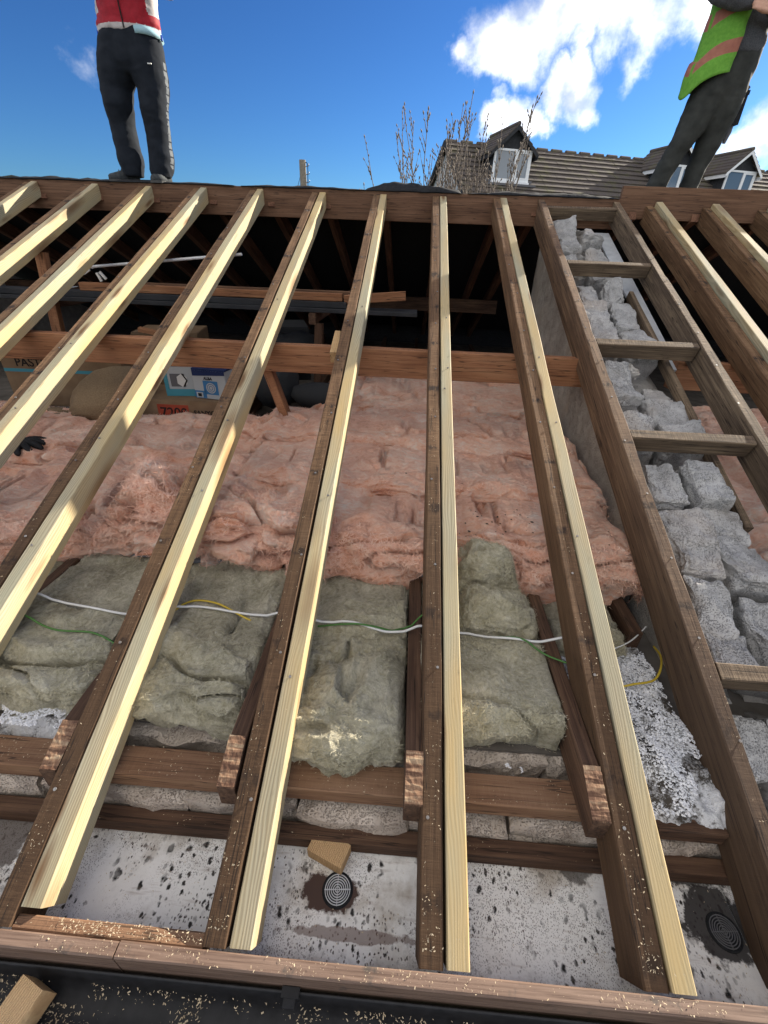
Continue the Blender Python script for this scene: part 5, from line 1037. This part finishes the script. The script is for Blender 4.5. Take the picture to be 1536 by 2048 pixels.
# ------------------------------------------------------------------ beyond the ridge: house, shrub, pole
HA = math.radians(16.7); hs = empty('house', (.647, 20.43, -2.7)); hs.rotation_euler = (0, 0, HA); tag(hs, 'white gabled house with brown tiled roof and dormers behind the ridge', 'house')
RZ = 7.42; PT = math.radians(36); LEN = 21.0; DP = 4.6                 # local: X along the ridge, -Y towards us, Z up from the ground
ez = RZ - DP * math.tan(PT)
P5 = [(-DP + .25, 0), (DP - .25, 0), (DP - .25, RZ - (DP - .25) * math.tan(PT) - .12), (0, RZ - .12), (-DP + .25, RZ - (DP - .25) * math.tan(PT) - .12)]
v = [(x, y, z) for x in (.15, LEN - .15) for y, z in P5]; n = 5
mob('wall', v, [tuple(range(n))[::-1], tuple(range(n, 2 * n))] + [(i, (i + 1) % n, (i + 1) % n + n, i + n) for i in range(n)], 'render_white', hs)
mb = MB(); rows = 20; step = DP / math.cos(PT) / rows
for s in (-1, 1):
    for r in range(rows):
        d0, d1 = r * step, (r + 1) * step + .03; ntl = 64 if s < 0 else 1
        for t in range(ntl):
            x0, x1 = LEN * t / ntl, LEN * (t + 1) / ntl - .006; up_ = .045 + .008 * random.random()
            def pt(x, d, o_): return (x, s * (d * math.cos(PT) + o_ * math.sin(PT)), RZ - d * math.sin(PT) + o_ * math.cos(PT))
            vv = [pt(x0, d0, .0), pt(x1, d0, .0), pt(x1, d1, up_), pt(x0, d1, up_), pt(x0, d1, 0), pt(x1, d1, 0), pt(x0, d0, -.03), pt(x1, d0, -.03)]
            fc = [(0, 1, 2, 3), (3, 2, 5, 4), (0, 3, 4, 6), (1, 7, 5, 2), (6, 4, 5, 7)]
            mb.add(vv, fc if s < 0 else [q[::-1] for q in fc])
rf_ = mb.ob('roof', 'tile_brown', hs)
mb = MB()
for k in range(34): x = LEN * k / 34; mb.tube([(x, 0, RZ - .02), (x + .43, 0, RZ - .02)], [.09, .085], 10)
mb.ob('ridge_tile', 'tile_brown', rf_); rf_.children[0]['kind'] = 'stuff'
mb = MB()
for s in (-1, 1): mb.add([(-.06, 0, RZ + .02), (-.06, s * DP, ez + .02), (-.06, s * DP, ez - .16), (-.06, 0, RZ - .16), (.02, 0, RZ + .02), (.02, s * DP, ez + .02), (.02, s * DP, ez - .16), (.02, 0, RZ - .16)], [(0, 1, 2, 3), (4, 7, 6, 5), (0, 4, 5, 1), (3, 2, 6, 7)])
mb.ob('bargeboard', 'slate_dark', hs)
def dormer(xc, lab, yf=-1.85, hh=.9):
    w = .72; zb = RZ - abs(yf) * math.tan(PT) + .08; zt = zb + hh; za = zt + .62
    d = empty('dormer'); d.parent = hs; d.location = (xc, yf, 0); d['label'] = lab
    yb = -yf + .2
    mb = MB(); mb.box((-w, 0, zb - .1), (-w + .06, yb, zt)); mb.box((w - .06, 0, zb - .1), (w, yb, zt)); mb.ob('cheek', 'slate_dark', d)
    mb = MB(); mb.add([(-w, .01, zt), (w, .01, zt), (0, .01, za - .06)], [(0, 1, 2)]); mb.ob('gable', 'slate_dark', d)
    ov = .16; mb = MB()
    for s in (-1, 1):
        for r in range(6):
            a0, a1 = r / 6, (r + 1.12) / 6
            def q(a, y, o_): return (s * (w + ov) * a, y, za - (za - zt + .12) * a + o_)
            vv = [q(a0, -ov, 0), q(a0, yb, 0), q(a1, yb, .035), q(a1, -ov, .035), q(a1, -ov, -.02), q(a1, yb, -.02), q(a0, -ov, -.05), q(a0, yb, -.05)]
            fc = [(0, 1, 2, 3), (3, 2, 5, 4), (0, 3, 4, 6), (4, 5, 7, 6)]; mb.add(vv, fc if s < 0 else [t[::-1] for t in fc])
    mb.tube([(0, -ov, za + .02), (0, yb, za + .02)], .07, 8); mb.ob('dormer_roof', 'tile_brown', d)
    mb = MB()
    for s in (-1, 1): mb.add([(0, -ov - .02, za - .02), (s * (w + ov), -ov - .02, zt - .14), (s * (w + ov), -ov - .02, zt - .26), (0, -ov - .02, za - .14)], [(0, 1, 2, 3)]); mb.add([(s * (w + ov - .02), -ov, zt - .16), (s * (w + ov - .02), yb * .8, zt - .16), (s * (w + ov - .02), yb * .8, zt - .28), (s * (w + ov - .02), -ov, zt - .28)], [(0, 1, 2, 3)])
    mb.ob('fascia', 'upvc' if lab[0] != 'n' else 'slate_dark', d)
    fw = .07; mb = MB()
    mb.box((-w + .02, -.05, zb), (w - .02, .03, zb + fw)); mb.box((-w + .02, -.05, zt - fw), (w - .02, .03, zt - .01)); mb.box((-w + .02, -.048, zb + fw), (-w + .02 + fw, .03, zt - fw)); mb.box((w - .02 - fw, -.048, zb + fw), (w - .02, .03, zt - fw)); mb.box((.08, -.047, zb + fw), (.08 + fw, .03, zt - fw)); mb.box((-w, -.10, zb - .06), (w, .02, zb - .004))
    mb.ob('window_frame', 'upvc', d)
    mb = MB(); mb.box((.15 + .0, -.049, zb + fw + .004), (.15 + .05, .02, zt - fw - .004)); mb.box((w - .09 - .05, -.049, zb + fw + .004), (w - .09, .02, zt - fw - .004)); mb.box((.2, -.049, zb + fw + .004), (w - .14, .02, zb + fw + .05)); mb.box((.2, -.049, zt - fw - .05), (w - .14, .02, zt - fw - .004)); mb.ob('sash', 'upvc', d)
    mb = MB(); mb.box((-w - .25, -.16, zb - .13), (w + .25, -.02, zb - .07)); mb.box((-w - .16, 0, zb - .1), (-w - .005, .3, zb + .06)); mb.box((w + .005, 0, zb - .1), (w + .16, .3, zb + .06)); mb.ob('flashing', 'grey_print', d)
    for x0, x1 in ((-w + .09, .08), (.2, w - .14)): mb = MB(); mb.box((x0, -.02, zb + fw), (x1, -.012, zt - fw)); mb.ob('pane', 'window_glass', d)
dormer(1.85, 'near dormer with a white window behind the bare shrub'); dormer(8.9, 'middle dormer behind the legs of the person in the vest', -1.62, .78); dormer(11.85, 'far right dormer with a white window', -1.62, .78)
tp = empty('telegraph_pole', (-3.26, 14, -2.7)); tag(tp, 'wooden telegraph pole rising beyond the ridge', 'pole'); bpy.context.view_layer.update()
mb = MB(); mb.tube([(0, 0, 0), (-.0, 0, 5.87)], [.13, .085], 12); mb.ob('shaft', 'pole_wood', tp)
for k in range(3): mb = MB(); z = 5.40 + .17 * k; mb.tube(smoothline([(.08, 0, z), (.15, 0, z + .01), (.165, 0, z + .04), (.15, 0, z + .06)], 3), .010, 5); mb.ob('step_iron', 'steel', tp)
mb = MB(); mb.tube(smoothline([(.05, -.02, 5.82), (.13, 0, 5.78), (.12, 0, 5.4), (.11, 0, 4.9)], 5), .010, 5); mb.tube([(-.05, 0, 5.6), (-.5, .3, 4.6), (-.9, .5, 3.6)], .008, 4); mb.ob('wire', 'felt', tp)
# bare shrub: many upright stems with side twigs and buds
def shrub(base, stems, label, seed, hscale=1.0):
    rg = random.Random(seed); e = empty('shrub', base); tag(e, label, 'shrub'); bpy.context.view_layer.update()
    st = MB(); tw = MB(); bu = MB()
    def bud(p, d, L): d = d.normalized(); bu.tube([p, p + d * L * .5, p + d * L], [.005, .010, .002], 4)
    def twig(p, d, L, r, depth):
        pts = [p]; d = d.normalized(); nseg = max(3, int(L / .07))
        for i in range(nseg):
            d = (d + Vector((rg.gauss(0, .035), rg.gauss(0, .035), .03))).normalized(); pts.append(pts[-1] + d * L / nseg)
        (st if depth == 0 else tw).tube(pts, [r * (1 - .75 * i / nseg) for i in range(nseg + 1)], 5)
        bud(pts[-1], d, .045)
        for i in range(1, nseg):
            q = pts[i]; f_ = i / nseg
            if depth < 2 and rg.random() < (.42 if depth == 0 else .22) and (depth > 0 or f_ > .5):
                s = Vector((rg.gauss(0, 1), rg.gauss(0, .6), 0)).normalized(); twig(q, d * 1.0 + s * rg.uniform(.3, .55), L * rg.uniform(.035, .10) * (1.4 - f_) * (1 if depth == 0 else 5), r * (.42 if depth == 0 else .75), depth + 1)
            if rg.random() < .6 and (depth > 0 or f_ > .5): s = Vector((rg.gauss(0, 1), rg.gauss(0, 1), 0)).normalized(); bud(q, d + s * .6, .03)
    for (x, top) in stems:
        b0 = Vector(((x - base[0]) * .62 + rg.uniform(-.05, .05), rg.uniform(-.3, .3), 0)); H = top - base[2]; twig(b0, Vector((x - base[0] - b0.x, rg.uniform(-.1, .1), H)), H, .017, 0)
    st.ob('stem', 'bark', e, None, True); tw.ob('twig', 'bark', e, None, True); o = bu.ob('bud', 'bark', e, None, True); o['kind'] = 'stuff'
    for o in e.children: o['kind'] = 'stuff'
rs = random.Random(3)
SH = [(-.861, 2.58), (-.552, 3.2), (-.39, 3.03), (-.19, 2.79), (.026, 2.61), (.144, 3.12), (.346, 3.165), (.469, 3.1), (.109, 2.9), (.659, 2.98), (.837, 2.94), (.923, 2.82), (1.257, 3.15), (1.037, 3.04), (.283, 2.85), (-.647, 2.54), (.55, 2.75), (-.48, 2.75), (.75, 2.65)]
shrub((.16, 8.2, -2.7), SH + [(rs.uniform(-.2, 1.1), rs.uniform(2.2, 2.6)) for _ in range(12)] + [(a + rs.uniform(-.14, .14), b * rs.uniform(.82, .98)) for a, b in SH], 'bare upright shrub with budding twigs in front of the tiled house', 5)
shrub((-1.05, 7.8, -2.7), [(-1.2, 2.03), (-1.0, 2.0), (-.8, 2.06)], 'small weedy twigs showing above the ridge left of the shrub', 6)
